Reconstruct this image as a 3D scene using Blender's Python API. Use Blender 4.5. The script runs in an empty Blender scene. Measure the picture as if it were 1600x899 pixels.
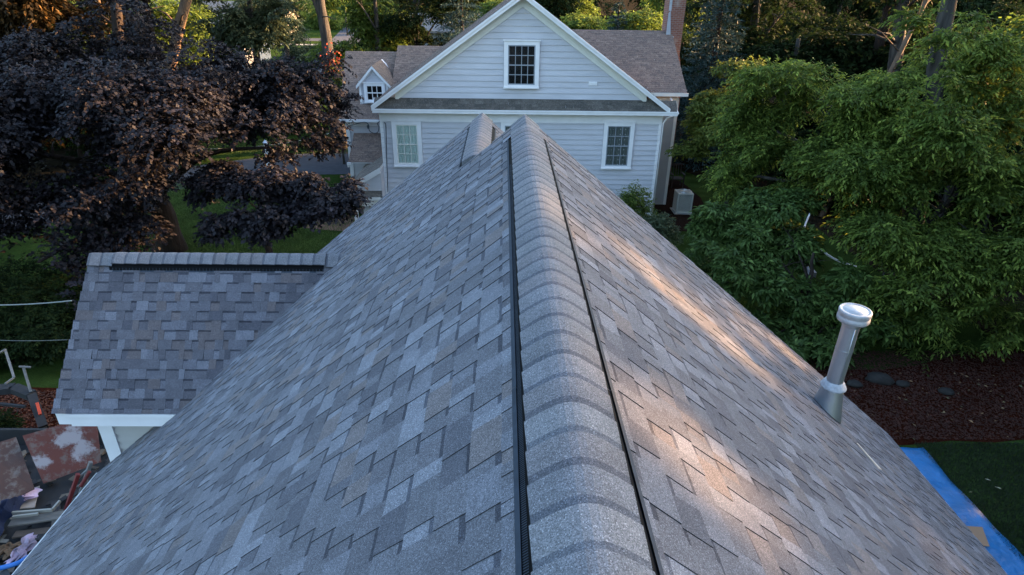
import bpy, math, random
import numpy as np
from mathutils import Vector
R_ = math.radians
SC = bpy.context.scene
COL = SC.collection

# ---------------------------------------------------------------- camera
F_PX, TH, YAW, ROLL, CX, CH = 959.2, .4612, .0183, .0139, -.2262, 1.2256
Fw = Vector((math.sin(YAW)*math.cos(TH), math.cos(YAW)*math.cos(TH), -math.sin(TH)))
Rt0 = Vector((math.cos(YAW), -math.sin(YAW), 0)); Up0 = Rt0.cross(Fw)
Rt = Rt0*math.cos(ROLL)+Up0*math.sin(ROLL); Up = -Rt0*math.sin(ROLL)+Up0*math.cos(ROLL)
EYE = Vector((CX, 0, CH))
cam = bpy.data.cameras.new('camera'); camo = bpy.data.objects.new('camera', cam); COL.objects.link(camo)
from mathutils import Matrix
m = Matrix((Rt, Up, -Fw)).transposed().to_4x4(); m.translation = EYE
camo.matrix_world = m
cam.sensor_width = 36; cam.lens = 36*F_PX/1600; cam.clip_start = .05; cam.clip_end = 2000
SC.camera = camo
# ---------------------------------------------------------------- light
SUN_EL, SUN_AZ = R_(10), R_(20)           # azimuth from +X towards +Y
SD = Vector((math.cos(SUN_EL)*math.cos(SUN_AZ), math.cos(SUN_EL)*math.sin(SUN_AZ), math.sin(SUN_EL)))
W = bpy.data.worlds.new('World'); SC.world = W; W.use_nodes = True
nt = W.node_tree; bg = nt.nodes['Background']
sky = nt.nodes.new('ShaderNodeTexSky'); sky.sky_type = 'NISHITA'; sky.sun_disc = False
sky.sun_elevation = SUN_EL; sky.sun_rotation = math.pi/2-SUN_AZ
sky.air_density = 1.0; sky.dust_density = 3.5; sky.ozone_density = 1.7
nt.links.new(sky.outputs[0], bg.inputs[0]); bg.inputs[1].default_value = .15
sl = bpy.data.lights.new('sun', 'SUN'); sl.energy = 5.0; sl.angle = R_(1.4); sl.color = (1, .56, .25)
so = bpy.data.objects.new('sun', sl); COL.objects.link(so)
so.rotation_euler = SD.to_track_quat('Z', 'Y').to_euler()
SC.view_settings.view_transform = 'Standard'; SC.view_settings.look = 'None'
SC.view_settings.exposure = 2.85; SC.view_settings.gamma = 1; SC.view_settings.use_curve_mapping = False

def at(px, py, Y):                        # where the line of sight through a photo pixel meets depth Y
    r = Fw+Rt*((px-800)/F_PX)-Up*((py-449.5)/F_PX)
    return EYE+r*(Y/r.y)
def onz(px, py, z):
    r = Fw+Rt*((px-800)/F_PX)-Up*((py-449.5)/F_PX)
    return EYE+r*((z-EYE.z)/r.z)
G = -7.6                                   # ground level (main ridge line is z = 0)
T = .8334                                  # roof pitch

# ---------------------------------------------------------------- materials
def mat(name, base=(.5, .5, .5), rough=.7, noise=0, nscale=5, bump=0, bscale=None, attr=None, metal=0, spec=.4,
        stretch=None, noise2=0, n2scale=.5, trans=0, col2=None, bdist=.01):
    M = bpy.data.materials.new(name); M.use_nodes = True
    n = M.node_tree.nodes; l = M.node_tree.links; b = n['Principled BSDF']
    b.inputs['Roughness'].default_value = rough; b.inputs['Metallic'].default_value = metal
    b.inputs['Specular IOR Level'].default_value = spec
    geo = n.new('ShaderNodeTexCoord'); vec = geo.outputs['Object']
    if stretch:
        mp = n.new('ShaderNodeMapping'); mp.inputs['Scale'].default_value = stretch; l.new(vec, mp.inputs[0]); vec = mp.outputs[0]
    if attr:
        a = n.new('ShaderNodeAttribute'); a.attribute_name = attr; c = a.outputs['Color']
    else:
        rgb = n.new('ShaderNodeRGB'); rgb.outputs[0].default_value = (*base, 1); c = rgb.outputs[0]
    def mult(c, amt, sc, detail=3):
        t = n.new('ShaderNodeTexNoise'); t.inputs['Scale'].default_value = sc; t.inputs['Detail'].default_value = detail
        l.new(vec, t.inputs['Vector'])
        mr = n.new('ShaderNodeMapRange'); mr.inputs[1].default_value = .25; mr.inputs[2].default_value = .75
        mr.inputs[3].default_value = 1-amt; mr.inputs[4].default_value = 1+amt; l.new(t.outputs[0], mr.inputs[0])
        if col2 and sc == nscale:
            mr.inputs[3].default_value = 0; mr.inputs[4].default_value = 1
            mx = n.new('ShaderNodeMix'); mx.data_type = 'RGBA'; l.new(mr.outputs[0], mx.inputs[0]); l.new(c, mx.inputs[6])
            mx.inputs[7].default_value = (*col2, 1); return mx.outputs[2]
        vm = n.new('ShaderNodeVectorMath'); vm.operation = 'SCALE'; l.new(c, vm.inputs[0]); l.new(mr.outputs[0], vm.inputs[3])
        return vm.outputs[0]
    if noise or col2: c = mult(c, noise, nscale)
    if noise2: c = mult(c, noise2, n2scale)
    l.new(c, b.inputs['Base Color'])
    if bump:
        t = n.new('ShaderNodeTexNoise'); t.inputs['Scale'].default_value = bscale or nscale; t.inputs['Detail'].default_value = 4
        l.new(vec, t.inputs['Vector']); bp = n.new('ShaderNodeBump'); bp.inputs['Strength'].default_value = bump
        bp.inputs['Distance'].default_value = bdist; l.new(t.outputs[0], bp.inputs['Height']); l.new(bp.outputs[0], b.inputs['Normal'])
    return M

def leaf_mat(name, c1, c2, c3, trans=.35, rough=.6, spec=.22):
    M = bpy.data.materials.new(name); M.use_nodes = True
    n = M.node_tree.nodes; l = M.node_tree.links; b = n['Principled BSDF']; out = n['Material Output']
    a = n.new('ShaderNodeAttribute'); a.attribute_name = 'tint'
    r = n.new('ShaderNodeValToRGB'); e = r.color_ramp.elements
    e[0].color = (*c1, 1); e[1].color = (*c3, 1); x = e.new(.55); x.color = (*c2, 1)
    l.new(a.outputs['Fac'], r.inputs[0]); l.new(r.outputs[0], b.inputs['Base Color'])
    b.inputs['Roughness'].default_value = rough; b.inputs['Specular IOR Level'].default_value = spec
    t = n.new('ShaderNodeBsdfTranslucent'); l.new(r.outputs[0], t.inputs[0])
    mx = n.new('ShaderNodeMixShader'); mx.inputs[0].default_value = trans
    l.new(b.outputs[0], mx.inputs[1]); l.new(t.outputs[0], mx.inputs[2]); l.new(mx.outputs[0], out.inputs[0])
    return M

def granule_mat(name, amt=.55, scale=300):
    """mineral granules: each little cell its own lightness, over the shingle's own colour"""
    M = bpy.data.materials.new(name); M.use_nodes = True
    n = M.node_tree.nodes; l = M.node_tree.links; b = n['Principled BSDF']
    b.inputs['Roughness'].default_value = .9; b.inputs['Specular IOR Level'].default_value = .25
    tc = n.new('ShaderNodeTexCoord'); vec = tc.outputs['Object']
    a = n.new('ShaderNodeAttribute'); a.attribute_name = 'tint'
    v = n.new('ShaderNodeTexVoronoi'); v.inputs['Scale'].default_value = scale; l.new(vec, v.inputs['Vector'])
    sp = n.new('ShaderNodeSeparateColor'); l.new(v.outputs['Color'], sp.inputs[0])
    mr = n.new('ShaderNodeMapRange'); mr.inputs[3].default_value = 1-amt; mr.inputs[4].default_value = 1+amt; l.new(sp.outputs[0], mr.inputs[0])
    pw = n.new('ShaderNodeMath'); pw.operation = 'GREATER_THAN'; pw.inputs[1].default_value = .93; l.new(sp.outputs[1], pw.inputs[0])
    ad = n.new('ShaderNodeMath'); ad.operation = 'MULTIPLY_ADD'; ad.inputs[1].default_value = .9; l.new(pw.outputs[0], ad.inputs[0]); l.new(mr.outputs[0], ad.inputs[2])
    t = n.new('ShaderNodeTexNoise'); t.inputs['Scale'].default_value = 9; t.inputs['Detail'].default_value = 6; l.new(vec, t.inputs['Vector'])
    m2 = n.new('ShaderNodeMapRange'); m2.inputs[1].default_value = .3; m2.inputs[2].default_value = .7; m2.inputs[3].default_value = .9; m2.inputs[4].default_value = 1.09; l.new(t.outputs[0], m2.inputs[0])
    # rare dark scuffs rubbed into the granules
    t3 = n.new('ShaderNodeTexNoise'); t3.inputs['Scale'].default_value = 3.1; t3.inputs['Detail'].default_value = 7; t3.inputs['Roughness'].default_value = .7; l.new(vec, t3.inputs['Vector'])
    m3 = n.new('ShaderNodeMapRange'); m3.inputs[1].default_value = .70; m3.inputs[2].default_value = .76; m3.inputs[3].default_value = 1; m3.inputs[4].default_value = .5; l.new(t3.outputs[0], m3.inputs[0])
    k = n.new('ShaderNodeMath'); k.operation = 'MULTIPLY'; l.new(ad.outputs[0], k.inputs[0]); l.new(m2.outputs[0], k.inputs[1])
    k2 = n.new('ShaderNodeMath'); k2.operation = 'MULTIPLY'; l.new(k.outputs[0], k2.inputs[0]); l.new(m3.outputs[0], k2.inputs[1])
    vm = n.new('ShaderNodeVectorMath'); vm.operation = 'SCALE'; l.new(a.outputs['Color'], vm.inputs[0]); l.new(k2.outputs[0], vm.inputs[3])
    l.new(vm.outputs[0], b.inputs['Base Color'])
    bp = n.new('ShaderNodeBump'); bp.inputs['Strength'].default_value = .5; bp.inputs['Distance'].default_value = .002
    l.new(sp.outputs[0], bp.inputs['Height']); l.new(bp.outputs[0], b.inputs['Normal'])
    return M

def glass_mat():
    M = bpy.data.materials.new('window_glass'); M.use_nodes = True
    n = M.node_tree.nodes; l = M.node_tree.links; out = n['Material Output']; n.remove(n['Principled BSDF'])
    tr = n.new('ShaderNodeBsdfTransparent'); tr.inputs[0].default_value = (.93, .96, .96, 1)
    gl = n.new('ShaderNodeBsdfGlossy'); gl.inputs['Roughness'].default_value = .03
    fr = n.new('ShaderNodeFresnel'); fr.inputs[0].default_value = 1.38
    mx = n.new('ShaderNodeMixShader'); l.new(fr.outputs[0], mx.inputs[0]); l.new(tr.outputs[0], mx.inputs[1]); l.new(gl.outputs[0], mx.inputs[2])
    l.new(mx.outputs[0], out.inputs[0]); return M

M_SH = granule_mat('shingle_granules', .42, 330); M_OLD = granule_mat('weathered_shingle', .3, 60)
M_BLACK = mat('black_plastic', (.005, .0055, .007), .75, spec=.08)
M_WHITE = mat('white_paint', (.78, .765, .78), .55, noise=.06, nscale=3)
M_TRIM2 = mat('cream_trim', (.72, .71, .66), .55, noise=.06, nscale=3)
M_SIDE = mat('pale_blue_siding', (.52, .515, .555), .65, noise=.09, nscale=1.1, stretch=(1, 1, 4))
M_SIDE2 = mat('taupe_siding', (.37, .36, .35), .65, noise=.06, nscale=2.5)
M_SIDE3 = mat('grey_siding', (.43, .415, .40), .65, noise=.06, nscale=2.5)
M_GLASS = glass_mat()
M_DARK = mat('dark_room', (.007, .009, .012), .9)
M_CURT = mat('curtain_cloth', (.62, .72, .68), .9)
M_CURT2 = mat('grey_curtain', (.15, .17, .17), .9)
M_MUNT = mat('muntin_paint', (.26, .29, .33), .5)
M_STEEL = mat('galvanised_steel', (.52, .56, .60), .38, noise=.14, nscale=14, metal=.85, bump=.15, bscale=30, stretch=(1, 1, .25))
M_SEAL = mat('sealant', (.42, .44, .47), .5, noise=.2, nscale=40, bump=.6, bscale=60)
M_BARK = mat('grey_bark', (.044, .039, .035), .95, noise=.75, nscale=9, bump=1, bscale=9, stretch=(1, 1, .12), noise2=.4, n2scale=1.5, bdist=.06)
M_BARK2 = mat('dark_brown_bark', (.022, .014, .011), .95, noise=.45, nscale=7, bump=1, bscale=9, stretch=(1, 1, .25), bdist=.06)
M_BARK3 = mat('sunlit_bark', (.11, .07, .045), .9, noise=.35, nscale=6, bump=1, bscale=9, stretch=(1, 1, .3), bdist=.05)  # orange sunlight put into the bark colour of the lit trunks
M_BRICK = None

# ---------------------------------------------------------------- object helpers
def tag(o, label=None, cat=None, group=None, kind=None):
    if label: o['label'] = label
    if cat: o['category'] = cat
    if group: o['group'] = group
    if kind: o['kind'] = kind
    return o
def empty(name, loc=(0, 0, 0), rz=0):
    o = bpy.data.objects.new(name, None); COL.objects.link(o); o.location = loc; o.rotation_euler.z = rz
    o.empty_display_size = .3; return o

class MB:
    """collects faces (world or local coordinates) and links them as one mesh"""
    def __init__(s): s.v = []; s.f = []; s.c = []; s.m = []
    def face(s, pts, col=None, mi=0):
        i = len(s.v); s.v.extend([tuple(p) for p in pts]); s.f.append(tuple(range(i, i+len(pts)))); s.c.append(col or (1, 1, 1)); s.m.append(mi)
    def hexa(s, p, col=None, mi=0):           # 8 corners: bottom 0-3, top 4-7
        i = len(s.v); s.v.extend([tuple(q) for q in p])
        for q in ((0, 3, 2, 1), (4, 5, 6, 7), (0, 1, 5, 4), (1, 2, 6, 5), (2, 3, 7, 6), (3, 0, 4, 7)):
            s.f.append(tuple(i+k for k in q)); s.c.append(col or (1, 1, 1)); s.m.append(mi)
    def box(s, x0, x1, y0, y1, z0, z1, col=None, mi=0):
        s.hexa([(x0, y0, z0), (x1, y0, z0), (x1, y1, z0), (x0, y1, z0), (x0, y0, z1), (x1, y0, z1), (x1, y1, z1), (x0, y1, z1)], col, mi)
    def beam(s, a, b, w, h, up=(0, 0, 1), col=None, mi=0):   # rectangular bar a->b
        a = Vector(a); b = Vector(b); d = (b-a).normalized(); up = Vector(up)
        sd = d.cross(up).normalized(); u = sd.cross(d).normalized()
        P = []
        for uu in (-1, 1):
            for q, ss in ((a, -1), (a, 1), (b, 1), (b, -1)): P.append(q+sd*(ss*w/2)+u*(uu*h/2))
        s.hexa(P, col, mi)
    def tube(s, pts, rad, n=10, cap=True, col=None, mi=0):
        pts = [Vector(p) for p in pts]
        if not hasattr(rad, '__len__'): rad = [rad]*len(pts)
        i0 = len(s.v); up = None
        for k, p in enumerate(pts):
            d = (pts[min(k+1, len(pts)-1)]-pts[max(k-1, 0)]).normalized()
            if up is None:
                up = d.orthogonal().normalized()
            up = (up-d*up.dot(d)).normalized(); sd = d.cross(up)
            for j in range(n):
                a = 2*math.pi*j/n; s.v.append(tuple(p+(up*math.cos(a)+sd*math.sin(a))*rad[k]))
        for k in range(len(pts)-1):
            for j in range(n):
                a = i0+k*n+j; b = i0+k*n+(j+1) % n
                s.f.append((a, b, b+n, a+n)); s.c.append(col or (1, 1, 1)); s.m.append(mi)
        if cap:
            for k in (0, len(pts)-1):
                r = [i0+k*n+j for j in range(n)]
                s.f.append(tuple(r[::-1] if k == 0 else r)); s.c.append(col or (1, 1, 1)); s.m.append(mi)
    def lathe(s, prof, n=32, c=(0, 0, 0)):
        i0 = len(s.v)
        for r, z in prof:
            for j in range(n):
                a = 2*math.pi*j/n; s.v.append((c[0]+r*math.cos(a), c[1]+r*math.sin(a), c[2]+z))
        for k in range(len(prof)-1):
            for j in range(n):
                a = i0+k*n+j; b = i0+k*n+(j+1) % n
                s.f.append((a, b, b+n, a+n)); s.c.append((1, 1, 1)); s.m.append(0)
    def build(s, name, material, parent=None, smooth=False, bevel=0, tint=False):
        me = bpy.data.meshes.new(name); me.from_pydata(s.v, [], s.f)
        ms = material if isinstance(material, (list, tuple)) else [material]
        for x in ms: me.materials.append(x)
        if len(ms) > 1: me.polygons.foreach_set('material_index', s.m)
        if tint:
            a = me.attributes.new('tint', 'FLOAT_COLOR', 'FACE')
            a.data.foreach_set('color', np.array([(*c, 1) for c in s.c], dtype=np.float32).ravel())
        if smooth: me.polygons.foreach_set('use_smooth', [True]*len(me.polygons))
        me.update(); o = bpy.data.objects.new(name, me); COL.objects.link(o)
        if parent: o.parent = parent; o.matrix_parent_inverse = Matrix.Translation(-Vector(parent.location)) if parent.rotation_euler.z == 0 else Matrix.Identity(4)
        if bevel:
            b = o.modifiers.new('bevel', 'BEVEL'); b.width = bevel; b.segments = 2; b.limit_method = 'ANGLE'
        return o
# note: parts are modelled in world coordinates, so the parent inverse cancels the parent's location

def struct(name, mb, m, **k): o = mb.build(name, m, **k); o['kind'] = 'structure'; return o

# ================================================================ SHINGLES
def jit(c, r, a): 
    k = 1+r.uniform(-a, a); return (c[0]*k, c[1]*k, c[2]*k)
PAL = [((.142, .150, .166), 24), ((.122, .127, .138), 30), ((.176, .188, .206), 13), ((.088, .092, .104), 14), ((.140, .129, .126), 15), ((.106, .109, .119), 14)]
PAL_OLD = [((.175, .132, .118), 40), ((.155, .119, .108), 34), ((.195, .149, .132), 16), ((.138, .110, .102), 14)]
PAL_BAND = [((.095, .086, .076), 30), ((.085, .078, .070), 30), ((.110, .101, .090), 20), ((.075, .07, .064), 20)]
PAL_OLD = [((a*1.06, b_*.98, c*.90), w) for (a, b_, c), w in PAL_OLD]
def squeeze(pal, k, g=1.):
    m_ = [sum(c[i]*w for c, w in pal)/sum(w for c, w in pal) for i in range(3)]
    return [(tuple((m_[i]+(c[i]-m_[i])*k)*g*(.975 if i == 1 else 1) for i in range(3)), w) for c, w in pal]
PAL = [((a, b_, c*1.035), w) for (a, b_, c), w in squeeze(PAL, .88, .97)]; PAL_WING_SHADED = squeeze(PAL, 1.05, .87)  # wing palette darkened for the shade on its steep slope
def shingles(name, parent, O, U, V, vlen, urange, expo=.143, pal=PAL, seed=1, mater=None, lo=.05, hi=.21, thick=.0042, band=True):
    r = random.Random(seed); b = MB(); O = Vector(O); U = Vector(U).normalized(); V = Vector(V).normalized(); N = U.cross(V)
    if N.z < 0: N = -N
    cs = [c for c, w in pal]; ws = [w for c, w in pal]
    P = lambda u, v, h: O+U*u+V*v+N*h
    dark = (.044, .044, .049)
    nrow = math.ceil(vlen/expo)
    for k in range(nrow):
        v0 = k*expo; v1 = min((k+1)*expo, vlen)
        a, c = urange((v0+v1)/2)
        if c-a < .02: continue
        u = a-r.uniform(0, .2); tooth = r.random() < .5
        h0, h1 = .001, .001+thick; g0, g1 = h0+thick*.9, h1+thick*.95
        # butt of the whole course: one dark strip facing down the slope
        prev = None
        while u < c:
            w = r.uniform(lo, hi) if tooth else r.uniform(lo*.8, hi*.75)
            e = min(u+w, c); s = max(u, a)
            if e-s > .004:
                col = jit(r.choices(cs, ws)[0], r, .07)
                vv = v1+r.uniform(-.0015, .0015)
                if tooth:
                    t = r.uniform(-.006, .006); 
                    s2, e2 = min(max(s+t, a), c), min(max(e-t, a), c)
                    # one tooth may carry two granule blends
                    cut = r.random() < .28 and e-s > .13
                    sp = [(s, s2, e, e2, col)]
                    if cut:
                        q = s+(e-s)*r.uniform(.35, .65); sp = [(s, s2, q, q, col), (q, q, e, e2, jit(r.choices(cs, ws)[0], r, .07))]
                    for (x0, x1, y0, y1, cc) in sp:
                        b.face([P(x0, v0, g0), P(y0, v0, g0), P(y1, vv, g1), P(x1, vv, g1)], cc)
                    b.face([P(s, v0, h0), P(s, v0, g0), P(s2, vv, g1), P(s2, vv, h1)], dark)
                    b.face([P(e, v0, h0), P(e2, vv, h1), P(e2, vv, g1), P(e, v0, g0)], dark)
                    b.face([P(s2, vv, -.002), P(s2, vv, g1), P(e2, vv, g1), P(e2, vv, -.002)], dark)
                else:
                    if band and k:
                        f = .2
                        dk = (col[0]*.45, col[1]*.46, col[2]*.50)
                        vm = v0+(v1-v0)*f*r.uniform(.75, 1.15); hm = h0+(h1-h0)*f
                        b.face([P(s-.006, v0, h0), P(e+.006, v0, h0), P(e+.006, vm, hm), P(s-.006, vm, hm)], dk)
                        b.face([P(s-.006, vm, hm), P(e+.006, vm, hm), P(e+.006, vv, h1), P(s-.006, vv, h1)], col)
                    else: b.face([P(s-.006, v0, h0), P(e+.006, v0, h0), P(e+.006, vv, h1), P(s-.006, vv, h1)], col)
                    b.face([P(s, vv, -.002), P(s, vv, h1), P(e, vv, h1), P(e, vv, -.002)], dark)
            u += w; tooth = not tooth if r.random() < .88 else tooth
    return b.build(name, mater or M_SH, parent, tint=True)

def siding(b, O, U, width, z0, z1, expo=.2, lap=.014, out=(0, -1, 0), clip=None):
    """lapped boards on a wall: O base corner, U along the wall, boards stacked z0..z1, clip(z)->(u0,u1)"""
    O = Vector(O); U = Vector(U); n = Vector(out); z = z0
    while z < z1-1e-4:
        zt = min(z+expo, z1)
        a0, b0 = clip(z) if clip else (0, width); a1, b1 = clip(zt) if clip else (0, width)
        Q = lambda u, zz, d: (O.x+U.x*u+n.x*d, O.y+U.y*u+n.y*d, zz)
        b.face([Q(a0, z, lap), Q(b0, z, lap), Q(b1, zt-.004, -.006), Q(a1, zt-.004, -.006)])
        b.face([Q(a0, z, -.02), Q(b0, z, -.02), Q(b0, z, lap), Q(a0, z, lap)])
        z = zt

# ================================================================ GROUND
gr = MB(); S = 900
gr.face([(-S, -S, G), (S, -S, G), (S, S, G), (-S, S, G)])
M_LAWN = mat('lawn', (.030, .052, .013), .95, noise=.4, nscale=1.3, bump=.8, bscale=60, noise2=.35, n2scale=30, bdist=.03, spec=0)
struct('ground', gr, M_LAWN)
M_MULCH = mat('red_mulch', (.036, .010, .006), .95, noise=.5, nscale=25, bump=1, bscale=40, noise2=.3, n2scale=2, bdist=.04, spec=0)
M_ASPH = mat('asphalt', (.085, .087, .098), .9, noise=.12, nscale=3, bump=.3, bscale=120, bdist=.005, spec=0)
M_ROAD = mat('road_asphalt', (.10, .105, .12), .9, noise=.12, nscale=2, spec=0)
M_DIRT = mat('forest_floor', (.028, .022, .014), .95, noise=.5, nscale=3, bump=1, bscale=20, bdist=.05, spec=0)
M_BRICKW = mat('brick_paving', (.28, .13, .11), .85, noise=.25, nscale=12)
def patch(name, pts, z, m):
    b = MB(); n = len(pts)
    # wavy outline: subdivide edges and jitter
    r = random.Random(len(name)); out = []
    for i in range(n):
        a = Vector((*pts[i], 0)); c = Vector((*pts[(i+1) % n], 0)); k = max(1, int((c-a).length/.9))
        for j in range(k):
            q = a.lerp(c, j/k); w = .07 if 'drive' not in name and 'road' not in name else .0
            out.append((q.x+r.uniform(-w, w), q.y+r.uniform(-w, w), G+z))
    b.face(out); return struct(name, b, m)
patch('woodland_floor', [(14, 13.5), (850, 5), (850, 850), (12, 850), (8.8, 33), (10.5, 29), (12.5, 24), (13, 18)], .004, M_DIRT)
patch('left_woodland_floor', [(-16, 37), (-21, 33), (-30, 5), (-850, 0), (-850, 60), (-60, 60), (-28, 55), (-18, 50)], .004, M_DIRT)
patch('mulch_bed', [(7.2, 13.0), (9.6, 13.1), (13.5, 14.2), (19, 15.4), (19, 10.3), (12.5, 10.5), (8.6, 10.25), (6.5, 10.2)], .008, M_MULCH)
patch('foundation_mulch', [(6.55, 22.9), (6.55, 30.5), (8.7, 30), (9.0, 27.2), (8.5, 24.0), (7.4, 22.8)], .008, mat('brown_mulch', (.022, .013, .010), .95, noise=.5, nscale=25, bump=1, bscale=40, bdist=.04, spec=0))
patch('garden_mulch', [(-16, 8.2), (-16, 12.2), (-9.4, 12.2), (-8.4, 8.4), (-9.8, 6.5)], .008, M_MULCH)
patch('driveway', [(-7.4, 30.6), (-7.4, 35.6), (-12.9, 34.2), (-17.6, 31.0), (-22.5, 24), (-29, 12), (-26, 10), (-19.5, 21.0), (-16.4, 26.5), (-13.0, 30.2)], .010, M_ASPH)
patch('brick_walk', [(-8.3, 24.3), (-6.2, 24.2), (-6.0, 22.6), (-8.1, 22.9)], .009, M_BRICKW)
patch('road', [(-20.5, 60), (-16.5, 60), (-22, 100), (-30, 160), (-37, 160), (-27.5, 103), (-24.2, 80)], .009, M_ROAD)
patch('cross_road', [(-120, 112), (-26.8, 106), (-15, 107), (-15, 112), (-27, 111), (-120, 118)], .012, M_ROAD)
patch('sidewalk', [(-70, 98), (-28.5, 99), (-28.5, 101), (-70, 101)], .013, mat('concrete', (.3, .3, .29), .9, noise=.1, nscale=2))

# ================================================================ OUR HOUSE
H = empty('shingled_house', (0, 2, G))
tag(H, 'house with new grey architectural shingles, long ridge running away under the camera', 'house')
sn = 1/math.sqrt(1+T*T); VL = Vector((-sn, 0, -T*sn)); VR = Vector((sn, 0, -T*sn))
XL, XR, YE, Y2, A2 = -5.47, 4.93, 6.42, 8.80, .516
YN = -3.5
HGT = .03
lift = Vector((0, 0, 0))
def ur_left(v):
    x = -v*sn
    if x > -A2: return (YN, YE)
    if x > -4.06: return (YN, Y2)
    return (YN, 6.14)
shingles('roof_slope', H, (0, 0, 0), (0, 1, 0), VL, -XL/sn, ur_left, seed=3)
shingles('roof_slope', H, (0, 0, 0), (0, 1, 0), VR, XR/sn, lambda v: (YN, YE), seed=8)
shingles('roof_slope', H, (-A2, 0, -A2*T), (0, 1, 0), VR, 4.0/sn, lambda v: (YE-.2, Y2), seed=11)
# roof boards under the shingles
d = MB(); th = .06
def slab(p, q, y0, y1, o=-.004):
    (x0, z0), (x1, z1) = p, q
    d.hexa([(x0, y0, z0-th), (x1, y0, z1-th), (x1, y1, z1-th), (x0, y1, z0-th), (x0, y0, z0+o), (x1, y0, z1+o), (x1, y1, z1+o), (x0, y1, z0+o)])
slab((0, 0), (XL+.01, (XL+.01)*T), YN, 6.13)
slab((-A2, -A2*T), (-4.06, -4.06*T), 6.135, Y2-.01)
slab((0, 0), (XR-.01, -(XR-.01)*T), YN, YE-.01)
slab((0, 0), (-A2, -A2*T), 6.135, YE-.01)
slab((-A2, -A2*T), (3.47, -A2*T-(3.47+A2)*T), YE, Y2-.01)
d.build('roof_deck', mat('roof_board', (.30, .25, .20), .9), H)
# drip edge along the left eave, and right eave
de = MB()
de.box(XL-.016, XL-.002, YN, 6.15, XL*-T*-1-.075, XL*T+.002)
de.box(XL-.026, XL+.0, YN, 6.15, XL*T-.012, XL*T-.002)
de.build('drip_edge', mat('white_drip_metal', (.50, .50, .50), .5, noise=.25, nscale=2.5), H)
de = MB(); de.box(XR+.001, XR+.012, YN, YE, -XR*T-.09, -XR*T-.004); de.build('drip_edge', M_WHITE, H)
g_ = MB()   # left gutter: open trough hung under the drip edge
gx = XL-.02; gz = XL*T-.05
g_.box(gx-.105, gx-.1, YN, 6.1, gz-.10, gz+.015); g_.box(gx-.1, gx, YN, 6.1, gz-.105, gz-.1); g_.box(gx-.004, gx, YN, 6.1, gz-.1, gz+.0)
# walls
w = MB()
siding(w, (XL+.42, YN+.3, 0), (0, 1, 0), 6.1-YN-.4, G, XL*T+.2, .12, .012, (-1, 0, 0))
w.build('wall', M_SIDE3, H); w = MB(); siding(w, (XR-.35, YN+.3, 0), (0, 1, 0), YE-YN-.5, G, -XR*T+.2, .12, .012, (1, 0, 0))
w.build('wall', M_SIDE3, H)
w = MB()
w.box(XL+.43, -.6, YN+.32, Y2-.3, G, -4.5); w.box(-.6, XR-.36, YN+.32, YE-.3, G, -4.4)
w.box(-4.0, 3.2, YE-.29, Y2-.31, G, -4.6)
w.face([(XL+.5, YE-.25, -4.5), (XR-.4, YE-.25, -4.2), (0, YE-.25, -.08)])
w.face([(-4, Y2-.3, -3.5), (3.3, Y2-.3, -3.6), (-A2, Y2-.3, -A2*T-.08)])
w.face([(XL+.5, YN+.33, -4.6), (XR-.4, YN+.33, -4.2), (0, YN+.33, -.08)])
w.build('wall', M_SIDE3, H)

# ---- ridge caps: curved pieces lapped one over the next, with the darker granule strip at the near end
def ridge(parent, origin, along, side, y0, y1, half=.150, rise=.043, round_=.068, expo=.143, t=T, seed=1, vent=None, front=False, flip=False):
    r = random.Random(seed); b = MB(); o = Vector(origin); A = Vector(along); Sd = Vector(side); Z = Vector((0, 0, 1))
    ns = 12; y = y0
    cap = [(.140, .143, .160), (.130, .134, .150), (.150, .152, .165), (.140, .136, .148)]
    while y < y1-.01:
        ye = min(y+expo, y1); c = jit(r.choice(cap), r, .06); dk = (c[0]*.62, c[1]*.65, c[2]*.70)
        inv = vent is None or vent[0] <= y < vent[1]
        rs = rise if inv else .012; rd = round_ if inv else .012; hf = half if inv else half*.97
        def ring(yy, hh, lift_):
            out = []
            for j in range(ns+1):
                x = -hh+2*hh*j/ns
                z = -t*(math.sqrt(x*x+rd*rd))+t*rd*.55+rs+lift_
                out.append(o+A*yy+Sd*x+Z*z)
            return out
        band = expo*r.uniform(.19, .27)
        n0, n1 = (ye, y) if flip else (y, ye)
        sg = -1 if flip else 1
        r0 = ring(n0, hf-.004, 0); rb = ring(n0+sg*band, hf-.002, .0035); rm = ring(n0+sg*expo*.62, hf, .0055); r1 = ring(n1+sg*.004, hf+.002, .0035); r1b = ring(n1+sg*.004, hf+.002, -.003)
        for j in range(ns):
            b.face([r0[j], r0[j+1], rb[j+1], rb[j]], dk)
            b.face([rb[j], rb[j+1], rm[j+1], rm[j]], c); b.face([rm[j], rm[j+1], r1[j+1], r1[j]], (c[0]*1.04, c[1]*1.04, c[2]*1.04))
            b.face([r1[j], r1[j+1], r1b[j+1], r1b[j]], (.03, .03, .035))
        for ring_a, ring_b in ((r0, r1),):
            for j in (0, ns):
                a, c2 = ring_a[j], ring_b[j]
                b.face([a, c2, c2-Z*.008, a-Z*.008], (.03, .03, .035))
        y = ye
    f0 = o+A*(y0+.001)
    if front:
        xs = [-half+.004+2*(half-.004)*j/ns for j in range(ns+1)]
        for j in range(ns):
            pa, pb2 = xs[j], xs[j+1]; za, zb = [-t*math.sqrt(x*x+round_**2)+t*round_*.55+rise for x in (pa, pb2)]
            b.face([f0+Sd*pa+Z*za, f0+Sd*pb2+Z*zb, f0+Sd*pb2+Z*(-t*abs(pb2)-.02), f0+Sd*pa+Z*(-t*abs(pa)-.02)], (.13, .135, .15))
    ob = b.build('ridge_cap', M_SH, parent, tint=True); return ob
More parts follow.
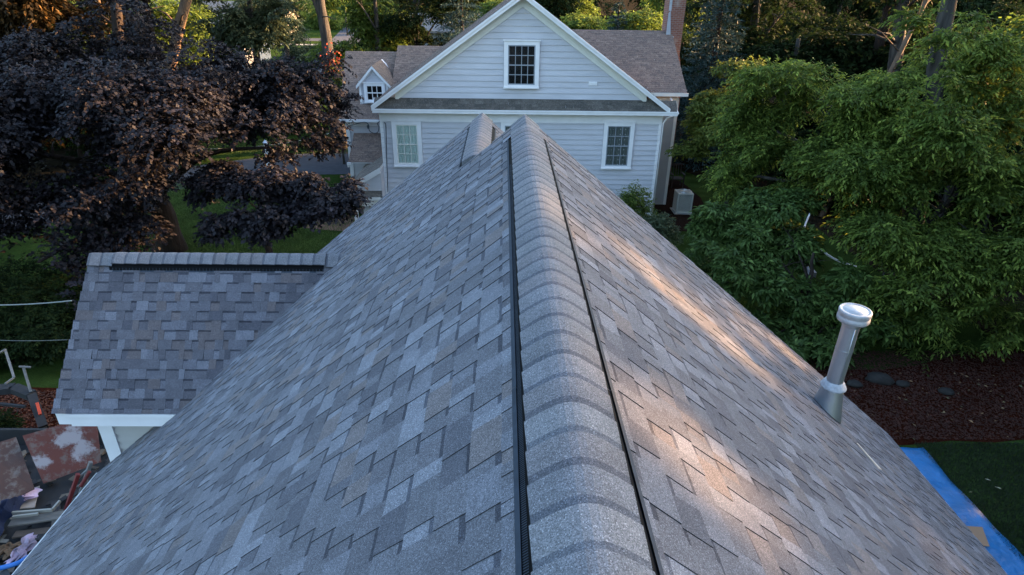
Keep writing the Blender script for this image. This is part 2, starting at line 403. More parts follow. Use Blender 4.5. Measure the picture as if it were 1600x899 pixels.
def vent(parent, origin, along, side, y0, y1, inner=.143, t=T, outer=.207, ribs=True):
    o = Vector(origin); A = Vector(along); Sd = Vector(side); Z = Vector((0, 0, 1))
    for s in (-1, 1):
        b = MB()
        def P(y, x, h): return o+A*y+Sd*(s*x)+Z*(-t*x+h)
        # body under the caps, sloping louvre face, outer flange with lip
        prof = [(inner-.05, .030), (inner+.004, .030), (inner+.008, .009), (inner+.041, .010), (inner+.042, .019), (outer-.008, .019), (outer-.007, .008)]
        if s < 0: prof = [(x if x < .17 else x-.014, h) for x, h in prof]
        seg = max(1, int((y1-y0)/1.2)); 
        for k in range(seg):
            ya = y0+(y1-y0)*k/seg; yb = y0+(y1-y0)*(k+1)/seg-.003
            wob = [0, .0015, -.001, .001, 0][k % 5]
            for i in range(len(prof)-1):
                (xa, ha), (xb, hb) = prof[i], prof[i+1]
                b.face([P(ya, xa+wob, ha), P(yb, xa+wob, ha), P(yb, xb+wob, hb), P(ya, xb+wob, hb)], mi=1 if i >= 4 else 0)
        if ribs:
            y = y0
            while y < min(y1, 5.0):
                b.face([P(y, inner+.010, .0135), P(y+.0035, inner+.010, .0135), P(y+.0035, inner+.026, .0135), P(y, inner+.026, .0135)], mi=1)
                y += .0085
        b.face([P(y1, inner-.05, .0), P(y1, inner-.05, .034), P(y1, outer-.008, .0185), P(y1, outer-.008, .0)])
        b.build('ridge_vent', [M_BLACK, M_VENTEDGE], parent)
M_VENTEDGE = mat('vent_flange', (.034, .044, .062), .7, noise=.2, nscale=20, spec=.15)
vent(H, (0, 0, 0), (0, 1, 0), (1, 0, 0), YN, 5.93)
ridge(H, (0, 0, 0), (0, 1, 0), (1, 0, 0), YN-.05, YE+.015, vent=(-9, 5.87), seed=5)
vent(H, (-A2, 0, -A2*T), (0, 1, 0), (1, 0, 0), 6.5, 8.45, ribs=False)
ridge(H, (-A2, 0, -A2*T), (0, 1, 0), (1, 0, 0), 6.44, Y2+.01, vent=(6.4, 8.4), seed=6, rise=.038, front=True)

# ---- the side wing
WY, WZ_, WE, WEZ = 6.90, -1.775, 5.83, -3.35
wt = (WZ_-WEZ)/(WY-WE); wl = math.hypot(WZ_-WEZ, WY-WE)
WXL = -5.20
def wing_u(v):
    z = WZ_-v*(WZ_-WEZ)/wl
    return (WXL-.28*v/wl, z/T+.10)
O = (0, WY, WZ_)
shingles('wing_roof_slope', H, O, (1, 0, 0), (0, WE-WY, WEZ-WZ_), wl, wing_u, expo=wl/16.5, seed=21, pal=PAL_WING_SHADED, lo=.06, hi=.22, thick=.0036)
b = MB()
b.hexa([(WXL-.27, WE+.02, WEZ-.07), (WEZ/T+.1, WE+.02, WEZ-.07), (WZ_/T, WY, WZ_-.08), (WXL+.01, WY, WZ_-.08),
        (WXL-.27, WE+.02, WEZ-.004), (WEZ/T+.1, WE+.02, WEZ-.004), (WZ_/T, WY, WZ_-.004), (WXL+.01, WY, WZ_-.004)])
b.hexa([(WXL+.01, WY+.002, WZ_-.08), (-2.2, WY+.002, WZ_-.08), (-4.2, 8.0, WEZ-.07), (WXL-.25, 8.0, WEZ-.07),
        (WXL+.01, WY+.002, WZ_-.004), (-2.2, WY+.002, WZ_-.004), (-4.2, 8.0, WEZ), (WXL-.25, 8.0, WEZ)])
b.build('wing_roof_deck', M_SH, H)
for q in bpy.data.objects['wing_roof_deck'].data.materials: pass
ridge(H, (0, WY, WZ_), (1, 0, 0), (0, 1, 0), WXL-.02, WZ_/T+.06, half=.125, rise=.034, round_=.05, expo=.150, t=wt*.72, seed=9, vent=(WXL+.28, WZ_/T-.30))
# wing vent strip (front and back)
b = MB(); x0, x1 = WXL+.24, WZ_/T-.26
def Pw(x, dy, h): return (x, WY-dy, WZ_-wt*dy+h)
for (a, c, mi) in (((.080, .03), (.108, .036), 0), ((.108, .036), (.114, .032), 0), ((.114, .032), (.122, .012), 0), ((.122, .012), (.130, .010), 1)):
    b.face([Pw(x0, *a), Pw(x1, *a), Pw(x1, *c), Pw(x0, *c)], mi=mi)
for x in (x0, x1): b.face([Pw(x, .06, 0), Pw(x, .1, .034), Pw(x, .112, .03), Pw(x, .12, 0)])
x = x0
while x < x1:
    b.face([Pw(x, .115, .032), Pw(x+.006, .115, .032), Pw(x+.006, .123, .014), Pw(x, .123, .014)], mi=1); x += .04
b.build('ridge_vent', [M_BLACK, M_VENTEDGE], H)
# wing eave: fascia, frieze and gable return, corner board, siding
b = MB(); b.box(WXL-.10, -3.45, WE+.005, WE+.03, WEZ-.19, WEZ-.012); b.box(WXL-.12, -3.45, WE-.01, WE+.004, WEZ-.055, WEZ-.008)
b.box(WXL-.10, -3.45, WE+.03, 6.13, WEZ-.19, WEZ-.172)
b.build('fascia', M_WHITE, H)
b = MB()  # small boxed return under the wing's rake
b.hexa([(WXL-.25, WE+.015, WEZ-.17), (WXL-.101, WE+.015, WEZ-.17), (WXL-.101, 6.2, WEZ-.17), (WXL-.25, 6.2, WEZ-.17),
        (WXL-.25, WE+.015, WEZ-.014), (WXL-.101, WE+.015, WEZ-.014), (WXL-.101, 6.2, WEZ-.014), (WXL-.25, 6.2, WEZ-.014)])
b.build('rake_board', M_WHITE, H)
b = MB(); b.box(WXL-.03, WXL+.125, 6.135, 6.16, G, WEZ-.19); b.box(WXL-.05, WXL-.03, 6.135, 6.28, G, WEZ-.19)
b.build('corner_board', M_WHITE, H)
b = MB(); siding(b, (WXL+.1, 6.165, 0), (1, 0, 0), 2.2, G, WEZ-.1, .115, .02)
b.box(WXL, -3.3, 6.17, 7.9, G, WEZ-.1); b.face([(WXL, 6.17, WEZ-.1), (WXL, 7.9, WEZ-.1), (WXL, WY, WZ_-.1)])
b.build('wing_wall', M_SIDE3, H)

# ---- vent pipe
VP = empty('vent_pipe', (2.88, 4.70, -2.40)); VP.parent = H; VP.matrix_parent_inverse = Matrix.Translation(-Vector(H.location))
VP.location = (2.88, 4.70, -2.40)
px, py = 2.88, 4.70
def vbuild(b, name, m, parent, **k):
    o = b.build(name, m, None, **k); o.parent = parent
    inv = Matrix.Translation(-Vector((px, py, -2.40))); o.matrix_parent_inverse = inv; return o
def join_parent_pipe():
    b = MB(); b.lathe([(.073, -2.5), (.073, -1.42)], 36, (px, py, 0))
    b.box(px-.004, px+.004, py-.0765, py-.072, -2.1, -1.44); b.lathe([(.0745, -1.72), (.0755, -1.718), (.0755, -1.702), (.0745, -1.70)], 36, (px, py, 0)); b.lathe([(.0745, -1.47), (.078, -1.465), (.078, -1.43), (.0745, -1.425)], 36, (px, py, 0))
    return b
bpy.data.objects.remove(VP)
pb = join_parent_pipe(); VP = pb.build('vent_pipe', M_STEEL, H, smooth=True)
def sub(b, name, m, **k):
    o = b.build(name, m, None, **k); o.parent = VP; o.matrix_parent_inverse = Matrix.Translation(-Vector(H.location)).inverted() @ Matrix.Identity(4) if False else Matrix.Identity(4); return o
b = MB(); b.lathe([(.085, -1.425), (.128, -1.415), (.134, -1.40), (.134, -1.375), (.129, -1.368), (.129, -1.352), (.134, -1.346), (.134, -1.318), (.130, -1.308), (.118, -1.306), (.115, -1.312), (.096, -1.313), (.092, -1.306), (.0, -1.302)], 40, (px, py, 0))
sub(b, 'rain_cap', mat('dull_cap_metal', (.46, .47, .48), .6, noise=.2, nscale=18, metal=.45), smooth=True)
b = MB(); b.lathe([(.074, -2.055), (.082, -2.06), (.108, -2.105), (.116, -2.122), (.110, -2.13), (.08, -2.12)], 36, (px, py, 0))
sub(b, 'storm_collar', M_SEAL, smooth=True)
b = MB(); n = 36; i0 = 0
prof = [(.10, -2.14), (.104, -2.16)]
rings = []
for t_ in (0, .5, 1):
    ring = []
    for j in range(n):
        a = 2*math.pi*j/n; top = (px+.092*math.cos(a), py+.092*math.sin(a), -2.13)
        bx, by = px+.015+.145*math.cos(a), py+.135*math.sin(a); bot = (bx, by, -bx*T+.014)
        ring.append([top[i]*(1-t_)+bot[i]*t_ for i in range(3)])
    rings.append(ring)
for k in range(2):
    for j in range(n): b.face([rings[k][j], rings[k][(j+1) % n], rings[k+1][(j+1) % n], rings[k+1][j]])
sub(b, 'flashing_cone', M_STEEL, smooth=True)
# pale sliver of wood stuck on the slope below the pipe
a = Vector((3.02, 4.34, -3.02*T+.02)); c = Vector((3.12, 4.10, -3.12*T+.02))
b = MB(); b.hexa([a+Vector((-.004, 0, -.006)), a+Vector((.006, .002, -.008)), c+Vector((.02, 0, -.01)), c+Vector((-.014, 0, .0)),
                  a+Vector((-.004, 0, .004)), a+Vector((.006, .002, .0)), c+Vector((.012, 0, .0)), c+Vector((-.010, 0, .008))])
tag(b.build('wood_sliver', mat('raw_wood', (.62, .52, .42), .8), None), 'thin pale wood splinter lying on the roof just below the metal vent pipe', 'wood scrap')
# ================================================================ NEIGHBOUR HOUSE
N = empty('gable_house', (.6, 27, G))
tag(N, 'pale blue clapboard house with white trim, brown roof and gable end facing the camera', 'house')
NY = 24.0
xL, xR, xF = -4.93, 5.90, 6.19
ax, az = .46, .92
rs = .695
EZ = -3.13
# front wall (lower)
b = MB(); siding(b, (xL, NY, 0), (1, 0, 0), xR-xL, G, -3.42, .198, .026); 
b.box(xL+.01, xR-.01, NY+.06, NY+10, G, EZ)
b.build('wall', M_SIDE, N)
b = MB()  # gable wall
def gclip(z):
    h = max(0., (az-.30-z)/rs); return (ax-h-xL+0, ax+h-xL)
siding(b, (xL, NY, 0), (1, 0, 0), 0, -2.72, az-.32, .212, .020, clip=gclip)
b.build('gable_wall', M_SIDE, N)
b = MB(); b.box(xL-.02, xR+.02, NY-.03, NY+.02, -3.60, -3.32); b.box(xL-.03, xR+.03, NY-.05, NY+.02, -3.34, -3.20)
b.build('frieze_board', M_WHITE, N)
b = MB(); b.box(xL-.02, xL+.10, NY-.024, NY+.0, G, -3.6); b.build('corner_board', M_WHITE, N); b = MB(); b.box(xR-.09, xR+.02, NY-.024, NY, G, -3.6); b.build('corner_board', M_WHITE, N)
# pent roof strip between gable and wall
PE = NY-.34
shingles('pent_roof', N, (xL-.15, NY-.0, -2.72), (1, 0, 0), (0, -.34, -.36), .495, lambda v: (0, xF-xL+.32), expo=.125, pal=PAL_BAND, seed=31, mater=M_OLD, lo=.2, hi=.4, thick=.003, band=False)
b = MB(); b.box(xL-.20, xF+.20, PE-.035, PE-.01, -3.225, -3.085); b.box(xL-.22, xF+.22, PE-.055, PE-.035, -3.13, -3.078); b.box(xL-.18, xF+.18, PE-.01, NY, -3.225, -3.19)
b.hexa([(xL-.18, PE, -3.19), (xF+.18, PE, -3.19), (xF+.18, NY, -3.19), (xL-.18, NY, -3.19), (xL-.18, PE, -3.10), (xF+.18, PE, -3.10), (xF+.18, NY, -2.73), (xL-.18, NY, -2.73)])
b.build('eave_fascia', M_WHITE, N)
# gable roof behind + rake boards
RB = NY+7.0
k_ = math.hypot(1, rs)
for s in (-1, 1):
    foot = 5.62
    shingles('roof_slope', N, (ax, 0, az+.03), (0, 1, 0), (s, 0, -rs), foot*k_, lambda v: (NY-.34, RB), expo=.14, pal=PAL_OLD, seed=40+s, mater=M_OLD, lo=.15, hi=.35, thick=.004, band=False)
    b = MB()
    b.hexa([(ax, NY-.32, az-.07), (ax+s*foot, NY-.32, az-.07-foot*rs), (ax+s*foot, RB, az-.07-foot*rs), (ax, RB, az-.07),
            (ax, NY-.32, az+.02), (ax+s*foot, NY-.32, az+.02-foot*rs), (ax+s*foot, RB, az+.02-foot*rs), (ax, RB, az+.02)])
    b.build('soffit', M_TRIM2, N)
    b = MB()
    def rk(o0, o1, y0, y1, f0=foot):
        b.hexa([(ax, y0, az-o1), (ax+s*f0, y0, az-o1-f0*rs), (ax+s*f0, y1, az-o1-f0*rs), (ax, y1, az-o1),
                (ax, y0, az-o0), (ax+s*f0, y0, az-o0-f0*rs), (ax+s*f0, y1, az-o0-f0*rs), (ax, y1, az-o0)])
    rk(-.025, .17, NY-.37, NY-.335); rk(-.02, .05, NY-.40, NY-.37)
    b.build('rake_board', M_WHITE, N)
    b = MB(); rk(.16, .47, NY-.05, NY-.0, 4.75)
    b.build('rake_frieze', M_TRIM2, N)

def window(parent, x0, x1, z0, z1, Y, cols, rows, casing=.15, curtain=None, glassw=.06, munt=M_MUNT, sill=True):
    """double-hung window on a wall facing -Y; returns nothing, parts hang from the frame"""
    b = MB(); c = casing; pr = .045
    b.box(x0, x0+c, Y-pr, Y+.02, z0, z1); b.box(x1-c, x1, Y-pr, Y+.02, z0, z1)
    b.box(x0+c, x1-c, Y-pr, Y+.02, z1-c, z1); b.box(x0+c, x1-c, Y-pr, Y+.02, z0, z0+c*.8)
    if sill: b.box(x0-.03, x1+.03, Y-.075, Y-pr, z1-.012, z1+.035); b.box(x0-.015, x1+.015, Y-.08, Y-pr, z0-.01, z0+.04)
    o = b.build('window', M_WHITE, parent)
    gx0, gx1, gz0, gz1 = x0+c, x1-c, z0+c*.8, z1-c
    zm = (gz0+gz1)/2; s = .04
    def part(bb, name, m): 
        p = bb.build(name, m, None); p.parent = o; return p
    for (a, e, dy) in ((gz0, zm+.018, -.022), (zm-.018, gz1, -.034)):
        b = MB(); y0, y1 = Y+dy, Y+dy+.03
        b.box(gx0, gx0+s, y0, y1, a, e); b.box(gx1-s, gx1, y0, y1, a, e); b.box(gx0+s, gx1-s, y0, y1, a, a+s); b.box(gx0+s, gx1-s, y0, y1, e-s, e)
        for i in range(1, cols):
            x = gx0+s+(gx1-gx0-2*s)*i/cols; b.box(x-.013, x+.013, y0+.003, y1-.003, a+s, e-s)
        for j in range(1, rows):
            z = a+s+(e-a-2*s)*j/rows; b.box(gx0+s, gx1-s, y0+.004, y1-.004, z-.013, z+.013)
        part(b, 'sash', munt)
    b = MB(); b.face([(gx0+.01, Y-.004, gz0), (gx1-.01, Y-.004, gz0), (gx1-.01, Y-.004, gz1), (gx0+.01, Y-.004, gz1)]); part(b, 'pane', M_GLASS)
    b = MB()
    n = 44; ww = gx1-gx0
    for i in range(n):
        xa, xb = gx0+ww*i/n, gx0+ww*(i+1)/n
        fa, fb = (.018*math.sin(i*1.3)+.008*math.sin(i*.57), .018*math.sin((i+1)*1.3)+.008*math.sin((i+1)*.57))
        if curtain is None: fa = fb = 0
        b.face([(xa, Y+.03+fa*.6, gz0), (xb, Y+.03+fb*.6, gz0), (xb, Y+.03+fb*.6, gz1), (xa, Y+.03+fa*.6, gz1)])
    part(b, 'curtain' if curtain else 'dark_interior', curtain or M_DARK)
    return o
window(N, -4.50, -3.37, -5.35, -3.56, NY-.062, 3, 2, curtain=M_CURT, munt=M_TRIM2)
window(N, -.30, .83, -5.35, -3.56, NY-.062, 3, 2, curtain=M_CURT2)
window(N, 3.68, 4.86, -5.36, -3.53, NY-.062, 3, 2, curtain=M_CURT2)
window(N, -.20, 1.10, -2.32, -.66, NY-.062, 4, 2)
b = MB(); b.box(2.98, 3.30, NY-.035, NY-.0, -2.20, -2.06); 
for z in (-2.16, -2.12): b.box(3.0, 3.28, NY-.045, NY-.035, z, z+.012)
b.build('wall_vent', M_WHITE, N)
# right-hand rear block: taupe wall, eave, long brown slope
TY = 26.2
b = MB(); siding(b, (5.7, TY, 0), (1, 0, 0), 1.33, G, -3.08, .19, .014); b.box(5.0, 7.02, TY+.02, 36.5, G, -3.0)
b.box(-4.9, 5.2, NY+7, 36.5, G, -3.3); b.build('rear_wall', M_SIDE2, N)
b = MB(); b.box(6.96, 7.08, TY-.02, TY, G, -3.05); b.box(5.8, 7.06, TY-.03, TY, -3.25, -2.98); b.build('corner_board', M_TRIM2, N)
ez, rz_, ry = -2.72, -.62, 29.6
def rear_u(v): return (1.0, 7.28+.0*v)
vl = math.hypot(ry-(TY-.35), rz_-ez)
shingles('rear_roof_slope', N, (0, ry, rz_), (1, 0, 0), (0, TY-.35-ry, ez-rz_), vl, rear_u, expo=.135, pal=PAL_OLD, seed=50, mater=M_OLD, lo=.15, hi=.35, thick=.004, band=False)
b = MB(); b.hexa([(1, TY-.34, ez-.1), (7.26, TY-.34, ez-.1), (7.26, ry, rz_-.1), (1, ry, rz_-.1), (1, TY-.34, ez-.005), (7.26, TY-.34, ez-.005), (7.26, ry, rz_-.005), (1, ry, rz_-.005)])
b.hexa([(1, ry+.01, rz_-.1), (7.26, ry+.01, rz_-.1), (7.26, 33.3, ez-.1), (1, 33.3, ez-.1), (1, ry+.01, rz_-.005), (7.26, ry+.01, rz_-.005), (7.26, 33.3, ez-.005), (1, 33.3, ez-.005)])
b.box(5.9, 7.33, TY-.40, TY-.35, ez-.14, ez-.01); b.box(5.9, 7.28, TY-.35, TY, ez-.14, ez-.10)
b.face([(7.05, TY, -3.0), (7.05, 33, -3.0), (7.05, ry, rz_-.1)])
b.build('eave_fascia', M_TRIM2, N)
# downspout elbow on the right corner
b = MB(); b.tube([(6.62, TY-.38, -2.93), (6.56, NY+.2, -3.25), (6.10, NY+.05, -3.40), (5.98, NY+.05, -3.6), (5.98, NY+.05, G+.2)], .035, 8)
b.build('downspout', M_WHITE, N, smooth=True)

# brick chimney on the right gable end
def brick_mat():
    M = bpy.data.materials.new('chimney_brick'); M.use_nodes = True
    n = M.node_tree.nodes; l = M.node_tree.links; p = n['Principled BSDF']; p.inputs['Roughness'].default_value = .9
    tc = n.new('ShaderNodeTexCoord'); mp = n.new('ShaderNodeMapping'); mp.inputs['Rotation'].default_value = (R_(90), 0, 0)
    l.new(tc.outputs['Object'], mp.inputs[0])
    br = n.new('ShaderNodeTexBrick'); br.inputs['Scale'].default_value = 1; br.inputs['Brick Width'].default_value = .21; br.inputs['Row Height'].default_value = .075
    br.inputs['Mortar Size'].default_value = .008; br.inputs['Color1'].default_value = (.15, .055, .04, 1); br.inputs['Color2'].default_value = (.20, .08, .055, 1)
    br.inputs['Mortar'].default_value = (.20, .17, .15, 1); l.new(mp.outputs[0], br.inputs['Vector'])
    t = n.new('ShaderNodeTexNoise'); t.inputs['Scale'].default_value = 2.2; t.inputs['Detail'].default_value = 5; l.new(tc.outputs['Object'], t.inputs['Vector'])
    mr = n.new('ShaderNodeMapRange'); mr.inputs[1].default_value = .55; mr.inputs[2].default_value = .72; mr.inputs[4].default_value = .6; l.new(t.outputs[0], mr.inputs[0])
    mx = n.new('ShaderNodeMix'); mx.data_type = 'RGBA'; l.new(mr.outputs[0], mx.inputs[0]); l.new(br.outputs[0], mx.inputs[6]); mx.inputs[7].default_value = (.30, .26, .24, 1)
    l.new(mx.outputs[2], p.inputs['Base Color']); return M
M_BRICK = brick_mat()
b = MB(); b.box(7.02, 7.95, 29.2, 30.5, G, -2.9)
b.hexa([(7.02, 29.2, -2.9), (7.95, 29.2, -2.9), (7.95, 30.5, -2.9), (7.02, 30.5, -2.9), (7.02, 29.35, -1.6), (7.72, 29.35, -1.6), (7.72, 30.35, -1.6), (7.02, 30.35, -1.6)])
b.box(7.02, 7.72, 29.35, 30.35, -1.6, 2.0); b.box(6.97, 7.77, 29.30, 30.40, 1.8, 2.1)
ch = b.build('chimney', M_BRICK, N)
b = MB(); b.hexa([(7.0, 29.33, -.85), (7.20, 29.33, -.80), (7.20, 29.348, -.80), (7.0, 29.348, -.85), (7.0, 29.33, .1), (7.08, 29.33, .2), (7.08, 29.348, .2), (7.0, 29.348, .1)]); b.box(7.0, 7.11, 29.335, 29.348, .2, 1.1); b.box(6.98, 7.32, 29.24, 29.33, -.90, -.82)
f = b.build('flashing', mat('lead_flashing', (.36, .40, .46), .5, metal=.4, noise=.1, nscale=5), None); f.parent = ch

# left ell: long brown slope, two ridge heights, dormer
LY = 27.2
e_z = at(530, 187, LY-.3).z; exL = at(530, 187, LY-.3).x; exR = -4.9
rL = at(540, 80, 31.0); rM = at(622, 78, 31.0); rH = at(625, 72, 31.0)
lv = math.hypot(31-LY+.3, rL.z-e_z)
def ell_u(v):
    t_ = v/lv; return (rL.x*(1-t_)+exL*t_, -2.4)
shingles('ell_roof_slope', N, (0, 31, rL.z), (1, 0, 0), (0, LY-.3-31, e_z-rL.z), lv, ell_u, expo=.135, pal=PAL_OLD, seed=61, mater=M_OLD, lo=.15, hi=.35, thick=.004, band=False)
s_ = Vector((0, LY-.3-31, e_z-rL.z))
shingles('ell_roof_slope', N, (0, 31, rH.z+.02), (1, 0, 0), s_, lv*.75, lambda v: (rM.x, -2.3), expo=.135, pal=PAL_OLD, seed=62, mater=M_OLD, lo=.15, hi=.35, thick=.004, band=False)
b = MB()
b.hexa([(exL+.02, LY-.28, e_z-.1), (-2.4, LY-.28, e_z-.1), (-2.4, 31, rL.z-.1), (rL.x+.02, 31, rL.z-.1), (exL+.02, LY-.28, e_z-.006), (-2.4, LY-.28, e_z-.006), (-2.4, 31, rL.z-.006), (rL.x+.02, 31, rL.z-.006)])
b.hexa([(rL.x+.02, 31.01, rL.z-.1), (-2.4, 31.01, rL.z-.1), (-2.4, 35, e_z), (exL+.02, 35, e_z), (rL.x+.02, 31.01, rL.z), (-2.4, 31.01, rL.z), (-2.4, 35, e_z+.1), (exL+.02, 35, e_z+.1)])
b.hexa([(rM.x+.01, 31-.02, rL.z), (-2.3, 31-.02, rL.z), (-2.3, 31.6, rL.z-.2), (rM.x+.01, 31.6, rL.z-.2), (rM.x+.01, 31, rH.z), (-2.3, 31, rH.z), (-2.3, 31.6, rH.z-.2), (rM.x+.01, 31.6, rH.z-.2)])
b.build('ell_roof_deck', M_TRIM2, N)
b = MB(); b.box(exL-.03, exR, LY-.37, LY-.31, e_z-.09, e_z+.01); b.box(exL, exR, LY-.31, LY, e_z-.1, e_z-.06); b.build('gutter', M_WHITE, N)
wxl = at(541, 195, LY).x
b = MB(); siding(b, (wxl, LY, 0), (1, 0, 0), -4.9-wxl+.5, G, e_z-.06, .19, .015); b.box(wxl+.02, -4.4, LY+.02, 34.7, G, e_z-.1)
b.build('ell_wall', M_SIDE, N)
b = MB(); b.box(wxl-.03, wxl+.13, LY-.04, LY-.016, G, e_z-.06); b.box(wxl+.13, -4.8, LY-.04, LY-.016, e_z-.32, e_z-.06); b.build('corner_board', M_WHITE, N)
# dormer
DY = 27.8
dL, dR = at(563, 150, DY).x, at(607, 150, DY).x; dz0 = at(562, 166, DY).z-.25; dz1 = at(562, 127, DY).z; dax = (dL+dR)/2+.02; daz = at(586, 103, DY-.15).z
D = MB(); siding(D, (dL, DY, 0), (1, 0, 0), dR-dL, dz0, dz1, .12, .012); 
ds = (daz-dz1)/(dR-dax)
siding(D, (dL, DY, 0), (1, 0, 0), 0, dz1, daz-.1, .12, .012, clip=lambda z: (dax-dL-max(0, (daz-.06-z)/ds), dax-dL+max(0, (daz-.06-z)/ds)))
D.box(dL+.005, dR-.005, DY+.02, DY+2.2, dz0, dz1)
D.face([(dL, DY+.021, dz1), (dR, DY+.021, dz1), (dax, DY+.021, daz-.08)])
dm = D.build('dormer', M_SIDE, N)
D = MB()
for s in (-1, 1):
    hw = (dR-dL)/2+.13
    def q(x, y, o): return (dax+s*x, y, daz-x*ds+o)
    D.hexa([q(0, DY-.18, -.13), q(hw, DY-.18, -.13), q(hw, DY-.13, -.13), q(0, DY-.13, -.13), q(0, DY-.18, .0), q(hw, DY-.18, .0), q(hw, DY-.13, .0), q(0, DY-.13, .0)])
    D.hexa([q(0, DY-.04, -.2), q(hw-.13, DY-.04, -.2), q(hw-.13, DY-.015, -.2), q(0, DY-.015, -.2), q(0, DY-.04, -.1), q(hw-.13, DY-.04, -.1), q(hw-.13, DY-.015, -.1), q(0, DY-.015, -.1)])
    D.hexa([q(0, DY-.13, -.1), q(hw, DY-.13, -.1), q(hw, DY+2.4, -.1), q(0, DY+2.4, -.1), q(0, DY-.13, -.005), q(hw, DY-.13, -.005), q(hw, DY+2.4, -.005), q(0, DY+2.4, -.005)])
D.box(dL-.02, dL+.07, DY-.03, DY-.014, dz0, dz1); D.box(dR-.07, dR+.02, DY-.03, DY-.014, dz0, dz1)
o = D.build('dormer_trim', M_WHITE, None); o.parent = dm
for s in (-1, 1):
    hw = (dR-dL)/2+.15
    o = shingles('dormer_roof', None, (dax, 0, daz+.004), (0, 1, 0), (s, 0, -ds), hw*math.hypot(1, ds), lambda v: (DY-.19, DY+1.5+.6), expo=.14, pal=[((.19, .14, .11), 40), ((.16, .12, .10), 30)], seed=70+s, mater=M_OLD, lo=.15, hi=.3, thick=.004, band=False); o.parent = dm
wnd = window(N, dL+.20, dR-.12, dz0+.42, dz1-.05, DY-.06, 3, 1, casing=.10, munt=M_WHITE)
# side porch: lean-to slope, gabled entry, fascia bands
PY_ = 25.6
p1, p2, p3 = at(553, 208, LY-.05), at(544, 254, PY_), at(597, 208, LY-.05)
vv = p2-p1; pv = Vector((0, vv.y, vv.z))
shingles('porch_roof', N, (0, p1.y, p1.z), (1, 0, 0), pv, pv.length, lambda v: (p1.x+(p2.x-p1.x)*v/pv.length, -4.6), expo=.125, pal=PAL_OLD, seed=81, mater=M_OLD, lo=.15, hi=.35, thick=.004, band=False)
b = MB()
b.hexa([(p2.x+.02, p2.y, p2.z-.03), (-4.6, p2.y, p2.z-.03), (-4.6, p1.y, p1.z-.03), (p1.x+.02, p1.y, p1.z-.03), (p2.x+.02, p2.y, p2.z-.006), (-4.6, p2.y, p2.z-.006), (-4.6, p1.y, p1.z-.006), (p1.x+.02, p1.y, p1.z-.006)])
b.box(p2.x-.04, -6.62, p2.y-.07, p2.y-.01, p2.z-.11, p2.z); b.box(p2.x-.03, p2.x+.02, p2.y-.03, p1.y, p2.z-.2, p2.z-.1)
b.build('porch_eave', M_WHITE, N)
# gabled entry in front: its left slope seen from above, dying into the house
GY = 23.3
gl = at(549, 288, GY); gp = at(597, 260, GY)
gs = (gp.z-gl.z)/(gp.x-gl.x); gax = -4.95; gaz = gl.z+(gax-gl.x)*gs
shingles('porch_roof', N, (gax, 0, gaz), (0, 1, 0), (-1, 0, -gs), (gax-gl.x+.05)*math.hypot(1, gs), lambda v: (GY, 27.1), expo=.14, pal=[((.185, .155, .135), 40), ((.165, .14, .12), 30), ((.20, .17, .145), 20)], seed=82, mater=M_OLD, lo=.2, hi=.4, thick=.003, band=False)
b = MB()
def q(x, y, o): return (x, y, gaz-(gax-x)*gs+o)
b.hexa([q(gl.x-.03, GY-.03, -.22), q(gax, GY-.03, -.22), q(gax, GY-.0, -.22), q(gl.x-.03, GY-.0, -.22), q(gl.x-.03, GY-.03, .0), q(gax, GY-.03, .0), q(gax, GY-.0, .0), q(gl.x-.03, GY-.0, .0)])
b.hexa([q(gl.x, GY, -.12), q(gax, GY, -.12), q(gax, PY_+1.5, -.12), q(gl.x, PY_+1.5, -.12), q(gl.x, GY, -.006), q(gax, GY, -.006), q(gax, PY_+1.5, -.006), q(gl.x, PY_+1.5, -.006)])
bz = gl.z-.26
b.box(gl.x-.1, -4.96, GY-.22, GY-.19, bz-.32, bz-.2); b.box(gl.x-.02, -4.96, GY-.03, GY+.02, bz-.62, bz-.32)
b.box(gl.x+.0, gl.x+.14, GY-.05, GY+.09, G, bz-.3)
b.build('porch_trim', M_WHITE, N)
shingles('porch_roof', N, (0, GY, bz), (1, 0, 0), (0, -.2, -.2), .283, lambda v: (gl.x-.1, -4.96), expo=.12, pal=PAL_BAND, seed=83, mater=M_OLD, lo=.2, hi=.4, thick=.003, band=False)
b = MB(); siding(b, (gl.x+.05, GY+.02, 0), (1, 0, 0), 0, bz-.02, gaz-.1, .12, .01, clip=lambda z: (max(0, (z-gl.z+.1)/gs), max(0, -4.96-gl.x-.05)))
b.face([(-4.955, GY+.03, G), (-4.955, 24.2, G), (-4.955, 24.2, gaz-.06), (-4.955, GY+.03, gaz-.06)]); 
b.box(gl.x+.3, -4.96, GY+.3, PY_+.2, G, bz-.3)
b.build('porch_wall', M_SIDE, N)
# service cable: drip loop under the ell gutter, conduit down the wall
b = MB()
c0 = at(568, 192, 26.6)
loop = [at(540, 199, LY-.5), at(556, 194, 26.9), at(570, 191, 26.7), at(576, 196, 26.6), at(577, 204, 26.6), at(583, 208, 26.6), at(590, 207, 26.6), at(592, 199, 26.6), at(590, 193, 26.6), at(596, 189, 25.5), at(601, 192, 23.93), at(603, 200, 23.93), at(604, 240, 23.93), at(606, 300, 23.93)]
def smooth_path(P, n=6):
    P = [Vector(p) for p in P]; out = []
    for i in range(len(P)-1):
        p0, p1_, p2_, p3_ = P[max(i-1, 0)], P[i], P[i+1], P[min(i+2, len(P)-1)]
        for k in range(n):
            t_ = k/n; out.append(.5*((2*p1_)+(p2_-p0)*t_+(2*p0-5*p1_+4*p2_-p3_)*t_*t_+(3*p1_-p0-3*p2_+p3_)*t_**3))
    out.append(P[-1]); return out
b.tube(smooth_path(loop), .017, 6); b.tube([at(575, 196, 26.58), at(575.5, 201, 26.58)], .05, 8)
